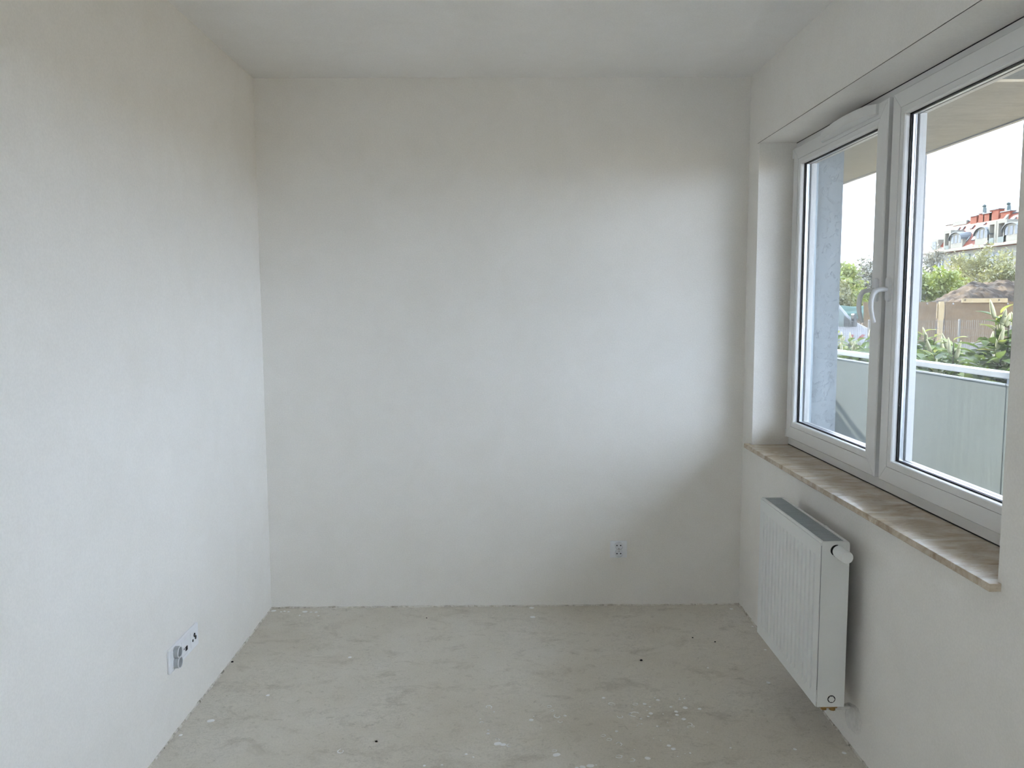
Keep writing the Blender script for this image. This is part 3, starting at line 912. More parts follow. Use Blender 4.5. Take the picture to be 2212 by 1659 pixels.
GRIT = [(-0.444, -1.226, 0.0042, 'flat dark pebble on the concrete nearest the viewer'),
        (-0.377, -0.145, 0.0034, 'tiny dark pebble on the concrete by the end wall'),
        (0.564, -0.622, 0.0062, 'largest black pebble on the concrete in front of the end-wall socket'),
        (0.832, -0.397, 0.0038, 'small dark pebble on the concrete between socket and radiator'),
        (0.92, -0.444, 0.0041, 'small dark pebble on the concrete closest to the radiator'),
        (-1.144, -0.602, 0.0055, 'black pebble at the foot of the wall beside the three-gang socket')]
for i, (x, y, r, lab) in enumerate(GRIT):
    v, f = [], []
    seg = 8
    prof = [(0.4, 0.0), (1.0, 0.25), (0.95, 0.7), (0.55, 1.15), (0.0, 1.25)]
    for rr, z in prof:
        for k in range(seg):
            a = 2 * math.pi * k / seg
            j = 1 + 0.25 * mnoise.noise(Vector((math.cos(a) * 2, math.sin(a) * 2 + i * 7, z * 3)))
            v.append((rr * j * math.cos(a) * r, rr * j * math.sin(a) * r * 0.85, z * r * 0.8))
    for p in range(len(prof) - 1):
        for k in range(seg):
            f.append((p * seg + k, p * seg + (k + 1) % seg, (p + 1) * seg + (k + 1) % seg, (p + 1) * seg + k))
    f.append(tuple(range(seg - 1, -1, -1)))
    m = MB()
    m.add(v, f)
    o = m.build('pebble', M['pebble'], smooth='all')
    o.location = (x, y, 0)
    tag(o, lab, 'pebble', 'grit on the floor')

# ================================================================== outside
GZ = -0.5
struct(MB().box(-60, 260, -30, 330, GZ - 0.5, GZ).build('ground', M['ground']), 'rough meadow ground outside')
# balcony
BX, BE = 2.70, 2.80
YS = -4.6                                  # the balcony above ends here
struct(MB().box(XO, BE + 0.05, YF - 0.2, 3.72, -0.22, -0.05).build('balcony_floor', M['balcony_floor']), 'balcony floor slab')
struct(MB().box(-3.0, XO, YF - 0.2, 3.72, RH + 0.25, RH + 0.45).build('roof_slab', M['kerb']), 'storey slab above the flat')
m = MB()
m.box(XO, BE - 0.03, -0.17, 3.70, 2.465, RH + 0.25)
slab_ = struct(m.build('balcony_soffit', M['soffit']), 'raw concrete underside of the balcony above')
m = MB().box(BE - 0.03, BE, YS, 3.72, 2.458, RH + 0.25)
m.build('drip_edge', M['slab_edge'], slab_)
m = MB().box(XO, BE - 0.03, YS, -0.235, 2.455, RH + 0.25)
m.build('render_soffit', M['stucco'], slab_)
m = MB().box(XO, BE - 0.03, -0.225, -0.175, 2.460, RH + 0.25)
m.build('joint_strip', M['rail'], slab_)

rl = thing('balcony_railing', 'grey balcony railing with frosted panels and a metal handrail', 'railing', loc=(BX, 0.5, -0.05))
ri = Matrix.Translation(-Vector(rl.location))
def lchild(o):
    o.parent = rl
    o.matrix_parent_inverse = ri
    return o
lchild(MB().box(BX - 0.022, BX + 0.028, -6.42, 3.62, 1.076, 1.113).build('handrail', M['rail'], bevel=0.004))
js = [-6.40, -5.40, -4.38, -3.18, -1.98, -0.78, 0.42, 1.62, 2.82, 3.60]
pane_me = MB().box(BX - 0.004, BX + 0.004, 0.008, 1.192, 0.03, 1.038)
for a, b in zip(js[:-1], js[1:]):
    lchild(MB().box(BX - 0.004, BX + 0.004, a + 0.006, b - 0.006, 0.03, 1.038).build('panel', M['panel']))
    lchild(MB().box(BX - 0.008, BX + 0.008, a + 0.006, b - 0.006, 1.0385, 1.047).build('panel_edge', M['rail']))
    lchild(MB().box(BX + 0.010, BX + 0.045, a - 0.02, a + 0.02, -0.05, 1.076).build('post', M['rail']))
rl2 = thing('return_railing', 'grey railing closing the far end of the balcony', 'railing', loc=(2.1, 3.60, -0.05))
ri2 = Matrix.Translation(-Vector(rl2.location))
for nm, mb, mt in (('handrail', MB().box(XO + 0.002, BX - 0.030, 3.58, 3.63, 1.076, 1.113), 'rail'), ('panel', MB().box(XO + 0.03, BX - 0.030, 3.606, 3.614, 0.03, 1.038), 'panel'),
                   ('post', MB().box(BX - 0.07, BX - 0.032, 3.617, 3.65, -0.05, 1.076), 'rail'), ('post', MB().box(XO + 0.002, XO + 0.04, 3.617, 3.65, -0.05, 1.076), 'rail')):
    o = mb.build(nm, M[mt])
    o.parent = rl2
    o.matrix_parent_inverse = ri2

# ------------------------------------------------------------------ laurel hedge behind the railing
def leaf_mesh(name, mat, L=0.135, W=0.024):
    v, f = [], []
    n = 5
    for i in range(n + 1):
        s = i / n
        w = W * math.sin(math.pi * min(1, s * 0.92 + 0.06)) ** 0.8 if 0 < i < n else 0.001
        z = -0.028 * s * s * 1.6
        v += [(s * L, -w, z + w * 0.35), (s * L, 0, z), (s * L, w, z + w * 0.35)]
    for i in range(n):
        f += [(3 * i, 3 * i + 3, 3 * i + 4, 3 * i + 1), (3 * i + 1, 3 * i + 4, 3 * i + 5, 3 * i + 2)]
    m = MB()
    m.add(v, f)
    return m.mesh(name, mat, 'all', fix=False)
LEAVES = [leaf_mesh('laurel_leaf', M['laurel']), leaf_mesh('laurel_leaf', M['laurel'], 0.115, 0.027), leaf_mesh('young_leaf', M['laurel_new'], 0.10, 0.019)]
m = MB()
prof = [(0.004, 0.0), (0.011, 0.012), (0.0125, 0.035), (0.010, 0.070), (0.006, 0.100), (0.001, 0.118)]
m.lathe(prof, (0, 0, 0), (0, 0, 1), 8)
m.v = [(x * (1 + 0.25 * mnoise.noise(Vector((x * 900, y * 900, z * 90)))), y, z) for x, y, z in m.v]
SPIKE = m.mesh('flower_spike', M['blossom'], 'all')

def shrub(cx, cy, top, rad_, seed, label, nleaf=150, nspike=16):
    rnd = random.Random(seed)
    root = thing('laurel_shrub', label, 'shrub', 'laurel hedge behind the railing', (cx, cy, GZ))
    H = top - GZ
    # shoots fan out from the base
    m = MB()
    tips = []
    for k in range(17):
        a = rnd.random() * 6.283
        r = rad_ * (0.25 + 0.65 * rnd.random())
        h = H * (0.80 + 0.20 * rnd.random()) * (1.04 - 0.22 * (r / rad_) ** 2)
        p = [(0.03 * math.cos(a), 0.03 * math.sin(a), 0), (r * 0.55 * math.cos(a), r * 0.55 * math.sin(a), h * 0.5), (r * math.cos(a), r * math.sin(a), h)]
        m.tube(p, [0.012, 0.009, 0.004], 5)
        tips.append(Vector(p[2]))
    m.build('stems', M['stem'], root, smooth=True)['label'] = 'brown upright stems'
    rest = MB()
    def put(pos, az, el, roll, sc, which, single):
        rot = Matrix.Rotation(az, 4, 'Z') @ Matrix.Rotation(-el, 4, 'Y') @ Matrix.Rotation(roll, 4, 'X')
        if single:
            o = inst('leaf' if which < 2 else 'young_leaf', LEAVES[which], root, pos, rot.to_euler(), (sc, sc, sc))
        else:
            me = LEAVES[which]
            mw = Matrix.Translation(pos) @ rot @ Matrix.Scale(sc, 4)
            rest.add([mw @ x.co for x in me.vertices], [tuple(p.vertices) for p in me.polygons])
    # whorls of leaves up each shoot: the upper ones singly, the lower ones joined
    cnt = 0
    for tp in tips:
        base = Vector((tp.x * 0.55, tp.y * 0.55, H * 0.5))
        for k in range(16):
            s = 0.30 + 0.72 * k / 15
            pos = base.lerp(tp, s)
            az = k * 2.4 + rnd.random() * 0.7
            el = 0.15 + 0.6 * s + 0.4 * (rnd.random() - 0.5)
            single = cnt < nleaf and pos.z > H * 0.72
            put(pos, az, el, 0.7 * (rnd.random() - 0.5), 0.8 + 0.4 * rnd.random(), 2 if (k > 12 and rnd.random() < 0.6) else rnd.randrange(2), single)
            cnt += single
    for k in range(620):
        a = rnd.random() * 6.283
        r = rad_ * math.sqrt(rnd.random())
        z = H * (0.25 + 0.70 * rnd.random() ** 0.6)
        z *= 1.0 - 0.10 * (r / rad_) ** 2
        put(Vector((r * math.cos(a), r * math.sin(a), z)), rnd.random() * 6.28, rnd.random() * 0.9 - 0.1, 0.8 * (rnd.random() - 0.5), 0.8 + 0.5 * rnd.random(), rnd.randrange(2), False)
    o = rest.build('foliage', M['laurel'], root, smooth='all', fix=False)
    stuff(o)
    for k in range(nspike):
        tp = tips[k % len(tips)]
        pos = Vector((tp.x, tp.y, tp.z - rnd.uniform(-0.01, 0.17))) + Vector((rnd.uniform(-0.10, 0.10), rnd.uniform(-0.10, 0.10), 0))
        inst('flower_spike', SPIKE, root, pos, (rnd.uniform(-0.35, 0.35), rnd.uniform(-0.35, 0.35), rnd.random() * 6), (1.25, 1.25, 0.8 + 0.5 * rnd.random()))

HEDGE = [(3.36, 0.80, 1.30, 0.33, 'tall laurel shrub at the near end of the hedge behind the railing'),
         (3.40, 1.46, 1.38, 0.33, 'tallest laurel shrub rising past the fence boards, nearest the steel fence post'),
         (3.38, 2.12, 1.25, 0.33, 'lower laurel shrub in the dip of the hedge behind the railing'),
         (3.40, 2.78, 1.30, 0.33, 'laurel shrub below the timber post of the board fence'),
         (3.38, 3.44, 1.24, 0.33, 'laurel shrub seen past the window bars where the hedge runs on'),
         (3.42, 4.12, 1.13, 0.34, 'low laurel shrub in front of the van bonnet'),
         (3.40, 4.82, 1.02, 0.34, 'low laurel shrub in front of the van wheel'),
         (3.42, 5.50, 0.98, 0.34, 'low laurel shrub at the far end of the hedge beside the wall reveal')]
for i, (x, y, h, r_, lab) in enumerate(HEDGE):
    shrub(x, y, h, r_, 20 + i, lab, 130, 26)

# ------------------------------------------------------------------ wire fence on the plot line
FY = 18.2
def fx(px, y):
    return at_y(px, 700, y).x
wf = thing('wire_fence', 'galvanised wire mesh fence in front of the board fence', 'fence', loc=(fx(2000, FY), FY, GZ))
wi = Matrix.Translation(-Vector(wf.location))
zt = at_y(2050, 692, FY).z
xa, xb = fx(1780, FY), fx(2235, FY)
m = MB()
x = xa
while x < xb:
    m.box(x - 0.003, x + 0.003, FY - 0.003, FY + 0.003, GZ + 0.1, zt)
    x += 0.055
z = zt - 0.02
while z > GZ + 0.1:
    m.box(xa, xb, FY - 0.008, FY - 0.002, z - 0.004, z + 0.004)
    z -= 0.2
o = m.build('mesh', M['fence_wire'])
stuff(o)
o.parent = wf
o.matrix_parent_inverse = wi
for px in (1806, 1879, 1953, 2074, 2188):
    w = 0.035 if px == 2188 else 0.022
    zz = at_y(px, 680, FY).z if px == 2188 else zt + 0.03
    o = MB().box(fx(px, FY) - w, fx(px, FY) + w, FY + 0.004, FY + 0.07, GZ, zz).build('post', M['fence_wire'])
    o.parent = wf
    o.matrix_parent_inverse = wi
o = MB().box(fx(2000, FY), fx(2240, FY), FY + 0.2, FY + 0.45, GZ, at_y(2080, 741, FY + 0.2).z).build('garden_kerb', M['kerb'])
tag(o, 'low pale concrete kerb wall at the foot of the wire fence', 'kerb')

# ------------------------------------------------------------------ board fence of shuttering sheets
BY = 24.2
bf = thing('board_fence', 'brown shuttering-board fence with fresh timber post and rail', 'fence', loc=(fx(2030, BY), BY, GZ))
bi = Matrix.Translation(-Vector(bf.location))
def bchild(o):
    o.parent = bf
    o.matrix_parent_inverse = bi
    return o
zb = at_y(2100, 652, BY).z
for k, (a, b, dz) in enumerate(((1700, 1861, -0.55), (1863, 2020.5, 0.0), (2041, 2196, 0.0), (2198, 2350, 0.0))):
    bchild(MB().box(fx(a, BY), fx(b, BY), BY, BY + 0.03, GZ, zb + dz).build('board', M['board']))
bchild(MB().box(fx(2025, BY), fx(2034, BY), BY - 0.10, BY - 0.005, GZ, zb + 0.015).build('post', M['timber']))
bchild(MB().box(fx(2024, BY), fx(2040, BY), BY + 0.035, BY + 0.07, at_y(2030, 688, BY).z, zb - 0.05).build('block', M['timber']))
bchild(MB().box(fx(2074, BY), fx(2172, BY), BY - 0.05, BY - 0.003, zb - 0.03, at_y(2100, 644.5, BY).z).build('rail', M['timber']))
for px in (2085, 2158):
    bchild(MB().lathe([(0.03, 0), (0.03, 0.006)], at_y(px, 648, BY - 0.052), (0, -1, 0), 10).build('knot', M['bark']))
for px in (2003, 2059, 2177):
    bchild(MB().lathe([(0.035, 0), (0.03, 0.02)], at_y(px, 656, BY - 0.002), (0, -1, 0), 8).build('fixing_plate', M['kerb']))
# sea-green tarpaulin hung on the low sheet
m = MB()
nx_, nz_ = 26, 10
x0, x1 = fx(1775, BY), fx(1863, BY)
z0, z1 = at_y(1840, 690, BY).z, at_y(1840, 661, BY).z
v = []
for back in (0, 1):
    for j in range(nz_ + 1):
        for i in range(nx_ + 1):
            x = x0 + (x1 - x0) * i / nx_
            z = z0 + (z1 - z0) * j / nz_ + 0.05 * mnoise.noise(Vector((x * 2.0, 0, j * 0.2)))
            v.append((x, BY - 0.06 - 0.04 * mnoise.noise(Vector((x * 1.3, 5, z * 9))) + 0.012 * back, z))
N = (nx_ + 1)
K = N * (nz_ + 1)
f = []
for j in range(nz_):
    for i in range(nx_):
        a = j * N + i
        f += [(a, a + 1, a + 1 + N, a + N), (K + a, K + a + N, K + a + 1 + N, K + a + 1)]
for i in range(nx_):
    f += [(i, K + i, K + i + 1, i + 1), (nz_ * N + i, nz_ * N + i + 1, K + nz_ * N + i + 1, K + nz_ * N + i)]
m.add(v, f)
tag(m.build('tarpaulin', M['tarp'], smooth='all'), 'crumpled sea-green tarpaulin hung over the board fence behind the van', 'tarpaulin')

# ------------------------------------------------------------------ spoil heap
MY0, MY1 = 27.0, 40.0
m = MB()
nx_, ny_ = 160, 60
xs0, xs1 = fx(1900, 30), fx(2420, 34)
v = []
for j in range(ny_ + 1):
    for i in range(nx_ + 1):
        s, q = i / nx_, j / ny_
        x, y = xs0 + (xs1 - xs0) * s, MY0 + (MY1 - MY0) * q
        # ridge height read along the heap
        px = 1106 + FPX * ((x / (y - CAM.y)) - YAW) / (1 + 0)
        prof_ = 0.0
        keys = [(1900, 0.0), (1985, 1.35), (2030, 1.72), (2075, 2.12), (2095, 2.42), (2150, 2.52), (2200, 2.45), (2420, 1.3)]
        for (a, ha), (b, hb) in zip(keys[:-1], keys[1:]):
            if a <= px <= b:
                prof_ = ha + (hb - ha) * (px - a) / (b - a)
        bell = max(0.0, math.sin(math.pi * min(1.0, max(0.0, q)))) ** 0.7
        e = (0.22 * mnoise.fractal(Vector((x * 0.9, y * 0.9, 1)), 0.9, 2.1, 5) + 0.16 * abs(mnoise.noise(Vector((x * 3.1, y * 3.1, 4))))) * bell
        v.append((x, y, GZ - 0.05 + (prof_ - GZ) * bell + e))
N = nx_ + 1
f = [(j * N + i, j * N + i + 1, (j + 1) * N + i + 1, (j + 1) * N + i) for j in range(ny_) for i in range(nx_)]
m.add(v, f)
tag(m.build('spoil_heap', M['earth'], fix=True), 'heap of dark dug earth behind the board fence', 'earth heap')

# ------------------------------------------------------------------ concrete lamp pole
py_ = 25.6
px_ = at_y(1990.5, 500, py_).x
lp = thing('utility_pole', 'tall grey concrete pole behind the board fence', 'pole', loc=(px_, py_, GZ))
MB().tube([(0, 0, 0), (0, 0, 4.2), (0, 0, 9.5)], [0.105, 0.088, 0.068], 10).build('shaft', M['pole'], lp, smooth=40)
MB().tube([(0, 0, 9.3), (0.1, -0.3, 9.75), (0.3, -1.2, 9.9)], 0.035, 8).build('arm', M['pole'], lp, smooth=40)
MB().box(0.16, 0.46, -1.75, -1.15, 9.82, 9.94).build('lamp_head', M['zinc'], lp, bevel=0.03)

# ------------------------------------------------------------------ van behind the wire fence
VY = 20.9
def vp(px, py):
    p = at_y(px, py, VY)
    return (p.x, p.z)
van = thing('white_van', 'white work van with red warning stripes parked behind the wire fence', 'van', loc=(vp(1840, 750)[0], VY, GZ))
vi = Matrix.Translation(-Vector(van.location))
def vchild(o, parent=None):
    o.parent = parent or van
    if not parent:
        o.matrix_parent_inverse = vi
    return o
def P_(px, py):
    return vp(px, py)
xw, zw = P_(1842, 770)
wr = 0.36
zw = GZ + 0.34
belt = [P_(1700, 706), P_(1836, 706)]
body = [(P_(1640, 700)[0], GZ + 0.35), (xw - 0.47, GZ + 0.33)]
for k in range(9):
    a = math.pi - math.pi * k / 8
    body.append((xw + 0.46 * math.cos(a), zw + 0.44 * math.sin(a)))
nose = P_(1897, 720)
body += [(xw + 0.47, GZ + 0.33), (nose[0] + 0.02, GZ + 0.35), (nose[0] + 0.05, nose[1] - 0.18), nose, P_(1876, 709), P_(1858, 700), P_(1841, 691.5), P_(1829, 676), P_(1815, 659.5), P_(1803, 648), P_(1790, 641), P_(1640, 640)]
m = MB()
m.prism(body, 'y', VY, VY + 1.85)
vb = vchild(m.build('body', M['van'], bevel=0.03))
vchild(MB().prism([P_(1760, 705.5), P_(1760, 652), P_(1800, 653), P_(1812, 665), P_(1833.5, 691), P_(1836, 705.5)], 'y', VY - 0.012, VY + 0.02).build('side_window', M['van_glass']))
vchild(MB().prism([P_(1823, 706.2), P_(1823, 682), P_(1834.5, 692), P_(1838, 706.2)], 'y', VY - 0.022, VY + 0.015).build('window_corner', M['tyre']))
mp = [P_(1836.5, 680), P_(1838, 677.5), P_(1842, 678), P_(1843.5, 682), P_(1843.5, 704), P_(1841, 706), P_(1837, 705)]
mr = vchild(MB().prism(mp, 'y', VY - 0.26, VY - 0.05).build('mirror', M['tyre'], bevel=0.012))
vchild(MB().box(P_(1835, 700)[0], P_(1839, 700)[0], VY - 0.06, VY + 0.01, P_(1838, 704)[1], P_(1838, 700)[1]).build('mirror_arm', M['tyre']), None)
for q in ([P_(1837, 732.5), P_(1837, 723), P_(1845, 723), P_(1844, 726)], [P_(1851, 732.5), P_(1861, 723), P_(1869, 723), P_(1860, 732.5)], [P_(1876, 732.5), P_(1886, 723), P_(1893, 723), P_(1884, 732.5)]):
    vchild(MB().prism(q, 'y', VY - 0.006, VY + 0.01).build('stripe', M['red']))
vchild(MB().prism([P_(1640, 736), P_(1640, 735), P_(1830, 735.5), P_(1830, 736.5)], 'y', VY - 0.003, VY + 0.01).build('door_seam', M['tyre']))
arch = []
for k in range(13):
    a = math.pi - math.pi * k / 12
    arch.append((xw + 0.47 * math.cos(a), zw + 0.45 * math.sin(a)))
arch_in = [(xw + (x - xw) * 0.72, zw + (z - zw) * 0.72) for x, z in arch]
vchild(MB().prism(arch + arch_in[::-1], 'y', VY - 0.012, VY + 0.25).build('wheel_arch', M['tyre']))
for wx in (xw, xw - 3.1):
    for wy in (VY + 0.04, VY + 1.58):
        w = vchild(MB().lathe([(0.18, -0.01), (0.32, -0.01), (0.34, 0.03), (0.34, 0.19), (0.32, 0.22)], (wx, wy, zw), (0, 1, 0), 24).build('wheel', M['tyre'], smooth=35))
        vchild(MB().lathe([(0.05, -0.022), (0.19, -0.014), (0.19, 0.02)], (wx, wy, zw), (0, 1, 0), 16).build('hub', M['zinc'], smooth=35), w)
hl = [P_(1884, 719), P_(1880, 712), P_(1892, 716), P_(1897, 722), P_(1894, 726)]
vchild(MB().prism(hl, 'y', VY - 0.008, VY + 0.2).build('headlight', M['skylight']))

# ------------------------------------------------------------------ trees
def tree(name, label, base, height, spread, leafmat, nleaf, seed, lsize, trunk_h=0.3, levels=4, group='trees behind the spoil heap'):
    rnd = random.Random(seed)
    root = thing(name, label, 'tree', group, base)
    wood = MB()
    pts = []
    def grow(p, d, L, r, lv):
        n = 3
        path, q = [p], p
        dd = d.copy()
        for k in range(n):
            dd = (dd + Vector((rnd.uniform(-1, 1), rnd.uniform(-1, 1), rnd.uniform(-0.4, 0.7))) * 0.16).normalized()
            q = q + dd * (L / n)
            path.append(q)
        wood.tube(path, [r, r * 0.85, r * 0.7, r * 0.55], 5 if lv < 2 else 3, False)
        if lv >= levels - 2:
            for k in range(1, 4):
                pts.append((path[k], lv))
        if lv < levels:
            for k in range(4 if lv < 2 else 3):
                ax = Vector((rnd.uniform(-1, 1), rnd.uniform(-1, 1), rnd.uniform(-0.15, 0.55)))
                nd = (dd * 0.75 + ax * (0.85 * spread)).normalized()
                grow(path[rnd.randint(1, 3)] if k else q, nd, L * rnd.uniform(0.60, 0.80), r * 0.52, lv + 1)
    grow(Vector((0, 0, 0)), Vector((0, 0, 1)), height * 0.36, height * 0.016, 0)
    mz = max(p[0].z for p in pts)
    k = height / mz
    wood.v = [(x, y, z * k) for x, y, z in wood.v]
    wood.build('trunk', M['bark'], root, smooth=True, fix=False)
    lv_ = MB()
    for i in range(nleaf):
        p, l_ = pts[rnd.randrange(len(pts))]
        c = Vector((p.x, p.y, p.z * k)) + Vector((rnd.gauss(0, 1), rnd.gauss(0, 1), rnd.gauss(0, 0.8))) * lsize * 1.6
        a = Vector((rnd.uniform(-1, 1), rnd.uniform(-1, 1), rnd.uniform(-1, 1))).normalized()
        b = a.cross(Vector((rnd.uniform(-1, 1), rnd.uniform(-1, 1), rnd.uniform(-1, 1)))).normalized()
        s = lsize * rnd.uniform(0.6, 1.2)
        lv_.add([c - a * s, c + b * s * 0.5, c + a * s, c - b * s * 0.5], [(0, 1, 2, 3)])
    stuff(lv_.build('crown', leafmat, root, fix=False))
    return root
def tpos(px, y):
    p = at_y(px, 640, y)
    return (p.x, y, GZ)
def th_(py, px, y):
    return at_y(px, py, y).z - GZ
T = [('spring_tree', 'bright spring-green tree just beside the concrete pole', 2010, 47, 583, 0.85, 'leaf_green', 5200, 0.13, 4),
     ('spring_tree', 'bright green low tree above the crest of the earth heap', 2047, 50, 592, 0.9, 'leaf_green', 5200, 0.13, 4),
     ('budding_tree', 'yellow-green budding tree in front of the cream house wall', 2082, 68, 556, 0.75, 'leaf_yellow', 3600, 0.12, 4),
     ('budding_tree', 'large sparse olive tree hiding the balconies of the red-roofed house', 2128, 60, 532, 0.8, 'leaf_olive', 4300, 0.12, 4),
     ('budding_tree', 'thin branching olive tree at the right-hand end of the red-roofed house', 2182, 43, 538, 0.7, 'leaf_olive', 3400, 0.11, 4),
     ('bare_tree', 'pale grey tree beyond the far gable of the red-roofed house', 1996, 96, 524, 0.8, 'leaf_grey', 2600, 0.20, 4),
     ('spring_tree', 'rounded green tree above the van windscreen', 1826, 66, 566, 0.9, 'leaf_green', 5200, 0.17, 4),
     ('budding_tree', 'olive shrubby tree directly above the sea-green tarpaulin', 1842, 48, 612, 1.0, 'leaf_olive', 4200, 0.13, 4),
     ('bare_tree', 'pale greyish tree seen beside the window handle', 1872, 70, 560, 0.8, 'leaf_grey', 4200, 0.17, 4),
     ('spring_tree', 'green tree glimpsed at the edge of the wall reveal', 1800, 60, 590, 0.9, 'leaf_green', 3000, 0.16, 4),
     ('spring_tree', 'small green bush at the foot of the grey tree by the handle', 1888, 46, 622, 1.0, 'leaf_green', 2600, 0.12, 4),
     ]
for i, (nm, lab, px, y, pyt, sp, lm, nl, ls, lv) in enumerate(T):
    tree(nm, lab, tpos(px, y), th_(pyt, px, y), sp, M[lm], nl, 60 + i, ls, levels=lv, group=None)

# ------------------------------------------------------------------ red-roofed apartment house
HX, HXR = 72.0, 75.0                  # facade plane and ridge line
EZ, RZ = 10.1, 14.75
def on_f(px, py):                      # point on the facade plane
    return at_x(px, py, HX)
yE = at_x(2000, 548, HX).y             # far end of the eaves
yN = 60.0
house = thing('apartment_house', 'cream apartment house with a steep orange-tiled roof and arched dormers', 'building', loc=(HX, 100, GZ))
hi = Matrix.Translation(-Vector(house.location))
def hchild(o, parent=None):
    o.parent = parent or house
    if not parent:
        o.matrix_parent_inverse = hi
    return o
hchild(MB().box(HX, HX + 6, yN, yE - 0.6, GZ, EZ).build('wall', M['render']))
yR = yE - 0.4
v = [(HX - 0.5, yN, EZ), (HX - 0.5, yE, EZ), (HX + 6.5, yE, EZ), (HX + 6.5, yN, EZ), (HXR, yN, RZ), (HXR, yR, RZ), (HX - 0.5, yN, EZ - 0.3), (HX - 0.5, yE, EZ - 0.3), (HX + 6.5, yE, EZ - 0.3), (HX + 6.5, yN, EZ - 0.3)]
m = MB()
m.add(v, [(0, 1, 5, 4), (1, 2, 5), (2, 3, 4, 5), (0, 4, 3), (0, 6, 7, 1), (1, 7, 8, 2), (2, 8, 9, 3), (3, 9, 6, 0), (6, 9, 8, 7)])
roof = hchild(m.build('roof', M['roof']))
# the roof plane facing the viewer: solve pixel -> point on it
nrm = Vector((-(RZ - EZ), 0, HXR - (HX - 0.5))).normalized()
def on_r(px, py):
    d = rt * ((px - 1106) / FPX) - up * ((py - 829.5) / FPX) + fw
    t_ = (Vector((HXR, 0, RZ)) - CAM).dot(nrm) / d.dot(nrm)
    return CAM + d * t_
slope = Vector((HXR - HX + 0.5, 0, RZ - EZ)).normalized()
hchild(MB().tube([(HXR, yN, RZ + 0.05), (HXR, yR, RZ + 0.05)], 0.16, 6).build('ridge', M['zinc']))
hchild(MB().box(HX - 0.75, HX - 0.5, yN, yE, EZ - 0.25, EZ).build('gutter', M['render']))
# party wall upstand
def strip_up(y, w):
    m = MB()
    a, b = Vector((HX - 0.5, y, EZ)), Vector((HXR, y, RZ))
    n_ = nrm * 0.3
    m.add([a, b, b + n_, a + n_, a + Vector((0, w, 0)), b + Vector((0, w, 0)), b + n_ + Vector((0, w, 0)), a + n_ + Vector((0, w, 0))], [(0, 1, 2, 3), (7, 6, 5, 4), (0, 4, 5, 1), (1, 5, 6, 2), (2, 6, 7, 3), (3, 7, 4, 0)])
    return hchild(m.build('party_wall', M['render']))
strip_up(on_r(2181, 465).y - 0.3, 0.6)
# skylights
for px, py, w, h in ((2068, 496, 1.1, 0.75), (2081, 493.5, 0.6, 0.7), (2101, 491, 0.65, 0.7), (2146, 483.5, 0.6, 0.95), (2161, 480.5, 1.3, 0.9), (2187, 476, 1.1, 0.95), (2032, 528, 0.55, 0.5), (2090, 517.5, 0.8, 0.95), (2107, 514, 0.95, 1.0), (2128, 483.5, 0.4, 0.4)):
    c = on_r(px, py)
    a = Vector((0, w / 2, 0))
    b = slope * (h / 2)
    n_ = nrm * 0.14
    m = MB()
    q = [c - a - b, c + a - b, c + a + b, c - a + b]
    m.add(q + [p + n_ for p in q], [(0, 3, 2, 1), (4, 5, 6, 7), (0, 1, 5, 4), (1, 2, 6, 5), (2, 3, 7, 6), (3, 0, 4, 7)])
    s_ = hchild(m.build('skylight', M['zinc']), None)
    m = MB()
    q = [c - a * 0.84 - b * 0.84 + n_ * 0.9, c + a * 0.84 - b * 0.84 + n_ * 0.9, c + a * 0.84 + b * 0.84 + n_ * 0.9, c - a * 0.84 + b * 0.84 + n_ * 0.9]
    m.add(q + [p + nrm * 0.05 for p in q], [(0, 3, 2, 1), (4, 5, 6, 7), (0, 1, 5, 4), (1, 2, 6, 5), (2, 3, 7, 6), (3, 0, 4, 7)])
    g = m.build('skylight_pane', M['skylight'])
    g.parent = s_
    g.matrix_parent_inverse = Matrix.Identity(4)
# chimneys and cowls on the ridge
for px, w, h, cap in ((2109, 1.7, 0.55, True), (2126, 1.5, 0.75, False), (2139, 2.2, 0.6, True), (2153, 2.3, 0.95, True), (2178, 2.2, 0.35, False)):
    y = at_x(px, 470, HXR).y
    ch = hchild(MB().box(HXR - 0.45, HXR + 0.45, y - w / 2, y + w / 2, RZ - 1.0, RZ + h).build('chimney', M['brick']))
    g = MB().box(HXR - 0.55, HXR + 0.55, y - w / 2 - 0.1, y + w / 2 + 0.1, RZ + h, RZ + h + 0.15).build('chimney_cap', M['zinc'])
    g.parent = ch
    if not cap:
        g = MB().tube([(HXR, y, RZ + h + 0.15), (HXR, y, RZ + h + 0.85), (HXR, y + 0.1, RZ + h + 1.0)], [0.34, 0.30, 0.22], 10).build('cowl', M['duct'], smooth=40)
        g.parent = ch
        g = MB().lathe([(0.15, 0), (0.28, 0.1), (0.32, 0.25), (0.2, 0.45), (0.0, 0.5)], (HXR, y + 0.1, RZ + h + 0.95), (0, 0, 1), 12).build('cowl_head', M['duct'], smooth=40)
        g.parent = ch
y = at_x(2078, 480, HXR).y
hchild(MB().box(HXR - 0.4, HXR + 0.4, y - 2.0, y + 2.0, RZ - 0.4, RZ + 0.25).build('parapet', M['render']))
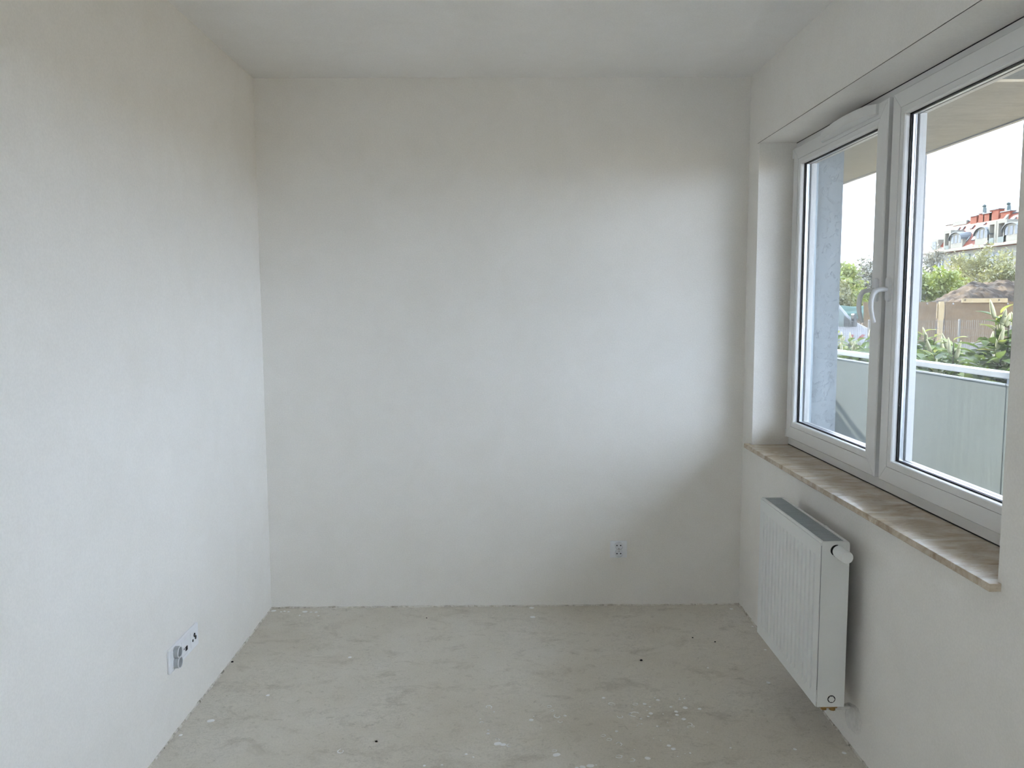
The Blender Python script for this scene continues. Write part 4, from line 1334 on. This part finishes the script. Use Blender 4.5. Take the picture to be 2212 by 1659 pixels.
# arched dormers with three windows each and a loggia beside
def dormer(px, py_arch, py_base, wpx, loggia):
    pc = on_f(px, py_base)
    yc, zb_ = pc.y, pc.z
    hw = wpx
    zt_ = at_x(px, py_arch, HX).z
    xf = HX - 0.35
    pts = [(yc - hw, zb_), (yc + hw, zb_), (yc + hw, zt_ - 1.1)]
    for k in range(1, 10):
        a = math.pi * k / 10
        pts.append((yc + hw * math.cos(a), zt_ - 1.1 + 1.1 * math.sin(a)))
    pts.append((yc - hw, zt_ - 1.1))
    d = hchild(MB().prism(pts, 'x', xf, HX + 2.0).build('dormer', M['render']))
    # curved zinc hood
    o_, i_ = [], []
    for k in range(13):
        a = math.pi * k / 12
        o_.append((yc + (hw + 0.12) * math.cos(a), zt_ - 1.15 + 1.30 * math.sin(a)))
        i_.append((yc + (hw + 0.08) * math.cos(a), zt_ - 1.15 + 1.18 * math.sin(a)))
    g = MB().prism(o_ + i_[::-1], 'x', xf - 0.3, HX + 2.0).build('dormer_roof', M['zinc'])
    g.parent = d
    for k in (-1, 0, 1):
        yy = yc + k * hw * 0.58
        g = MB().box(xf - 0.03, xf + 0.05, yy - 0.32, yy + 0.32, zb_ + 1.15, zb_ + 2.35).build('window', M['win_dark'])
        g.parent = d
    for (ya, yb) in loggia:
        g = MB()
        zt2 = zb_ + 2.9
        g.box(xf, HX + 1.8, ya, yb, zt2, zt2 + 0.45)
        g.box(xf, HX + 1.8, ya, ya + 0.5, zb_, zt2)
        g.box(xf, HX + 1.8, yb - 0.4, yb, zb_, zt2)
        g.box(HX + 1.2, HX + 1.4, ya, yb, zb_, zt2)
        g.box(xf, HX + 1.8, ya, yb, zb_ - 0.3, zb_ + 0.1)
        lg = hchild(g.build('loggia', M['render']))
        q = MB().box(xf - 0.05, xf + 0.03, ya + 0.5, yb - 0.4, zb_ + 0.1, zb_ + 0.95).build('parapet_panel', M['render_green'])
        q.parent = lg
        q = MB().box(HX + 1.12, HX + 1.21, ya + 0.8, ya + 1.7, zb_ + 0.1, zb_ + 2.3).build('loggia_door', M['win_dark'])
        q.parent = lg
def yy_(px, py=520):
    return on_f(px, py).y
dormer(2069, 503, 541, 1.75, [(yy_(2058) , yy_(2043))])
dormer(2125, 492, 531, 1.75, [(yy_(2156), yy_(2138)), (yy_(2178), yy_(2157))])
dormer(2189, 482, 524, 1.9, [])
# small square dormer at the far end
c = on_f(2021, 532)
d = hchild(MB().prism([(c.y - 1.1, c.z - 1.3), (c.y + 1.1, c.z - 1.3), (c.y + 1.1, c.z + 1.0), (c.y, c.z + 1.35), (c.y - 1.1, c.z + 1.0)], 'x', HX - 0.2, HX + 3).build('dormer', M['render']))
g = MB().box(HX - 0.24, HX - 0.1, c.y - 0.55, c.y + 0.55, c.z - 0.7, c.z + 0.7).build('window', M['win_dark'])
g.parent = d
# pale green stair bays and rows of windows with balconies below the eaves
for pa, pb in ((2083, 2098), (2012, 2024)):
    hchild(MB().box(HX - 0.25, HX + 0.3, yy_(pb), yy_(pa), GZ, EZ - 0.9).build('stair_bay', M['render_green']))
for row in range(3):
    for px in (2032, 2036, 2056, 2060, 2072, 2079, 2103, 2112, 2122, 2133, 2145, 2158, 2170, 2184):
        y = yy_(px)
        z = EZ - 2.6 - row * 2.9
        w = hchild(MB().box(HX - 0.06, HX + 0.05, y - 0.55, y + 0.55, z, z + 1.5).build('window', M['render_green']))
        g = MB().box(HX - 0.08, HX + 0.02, y - 0.42, y + 0.42, z + 0.12, z + 1.38).build('pane', M['win_dark'])
        g.parent = w
    for pa, pb in ((2034, 2058), (2106, 2130), (2150, 2176)):
        z = EZ - 3.6 - row * 2.9
        b_ = hchild(MB().box(HX - 1.3, HX, yy_(pb), yy_(pa), z, z + 0.18).build('balcony', M['render']))
        g = MB().box(HX - 1.3, HX - 1.22, yy_(pb), yy_(pa), z + 0.18, z + 1.1).build('balcony_front', M['render_green'])
        g.parent = b_
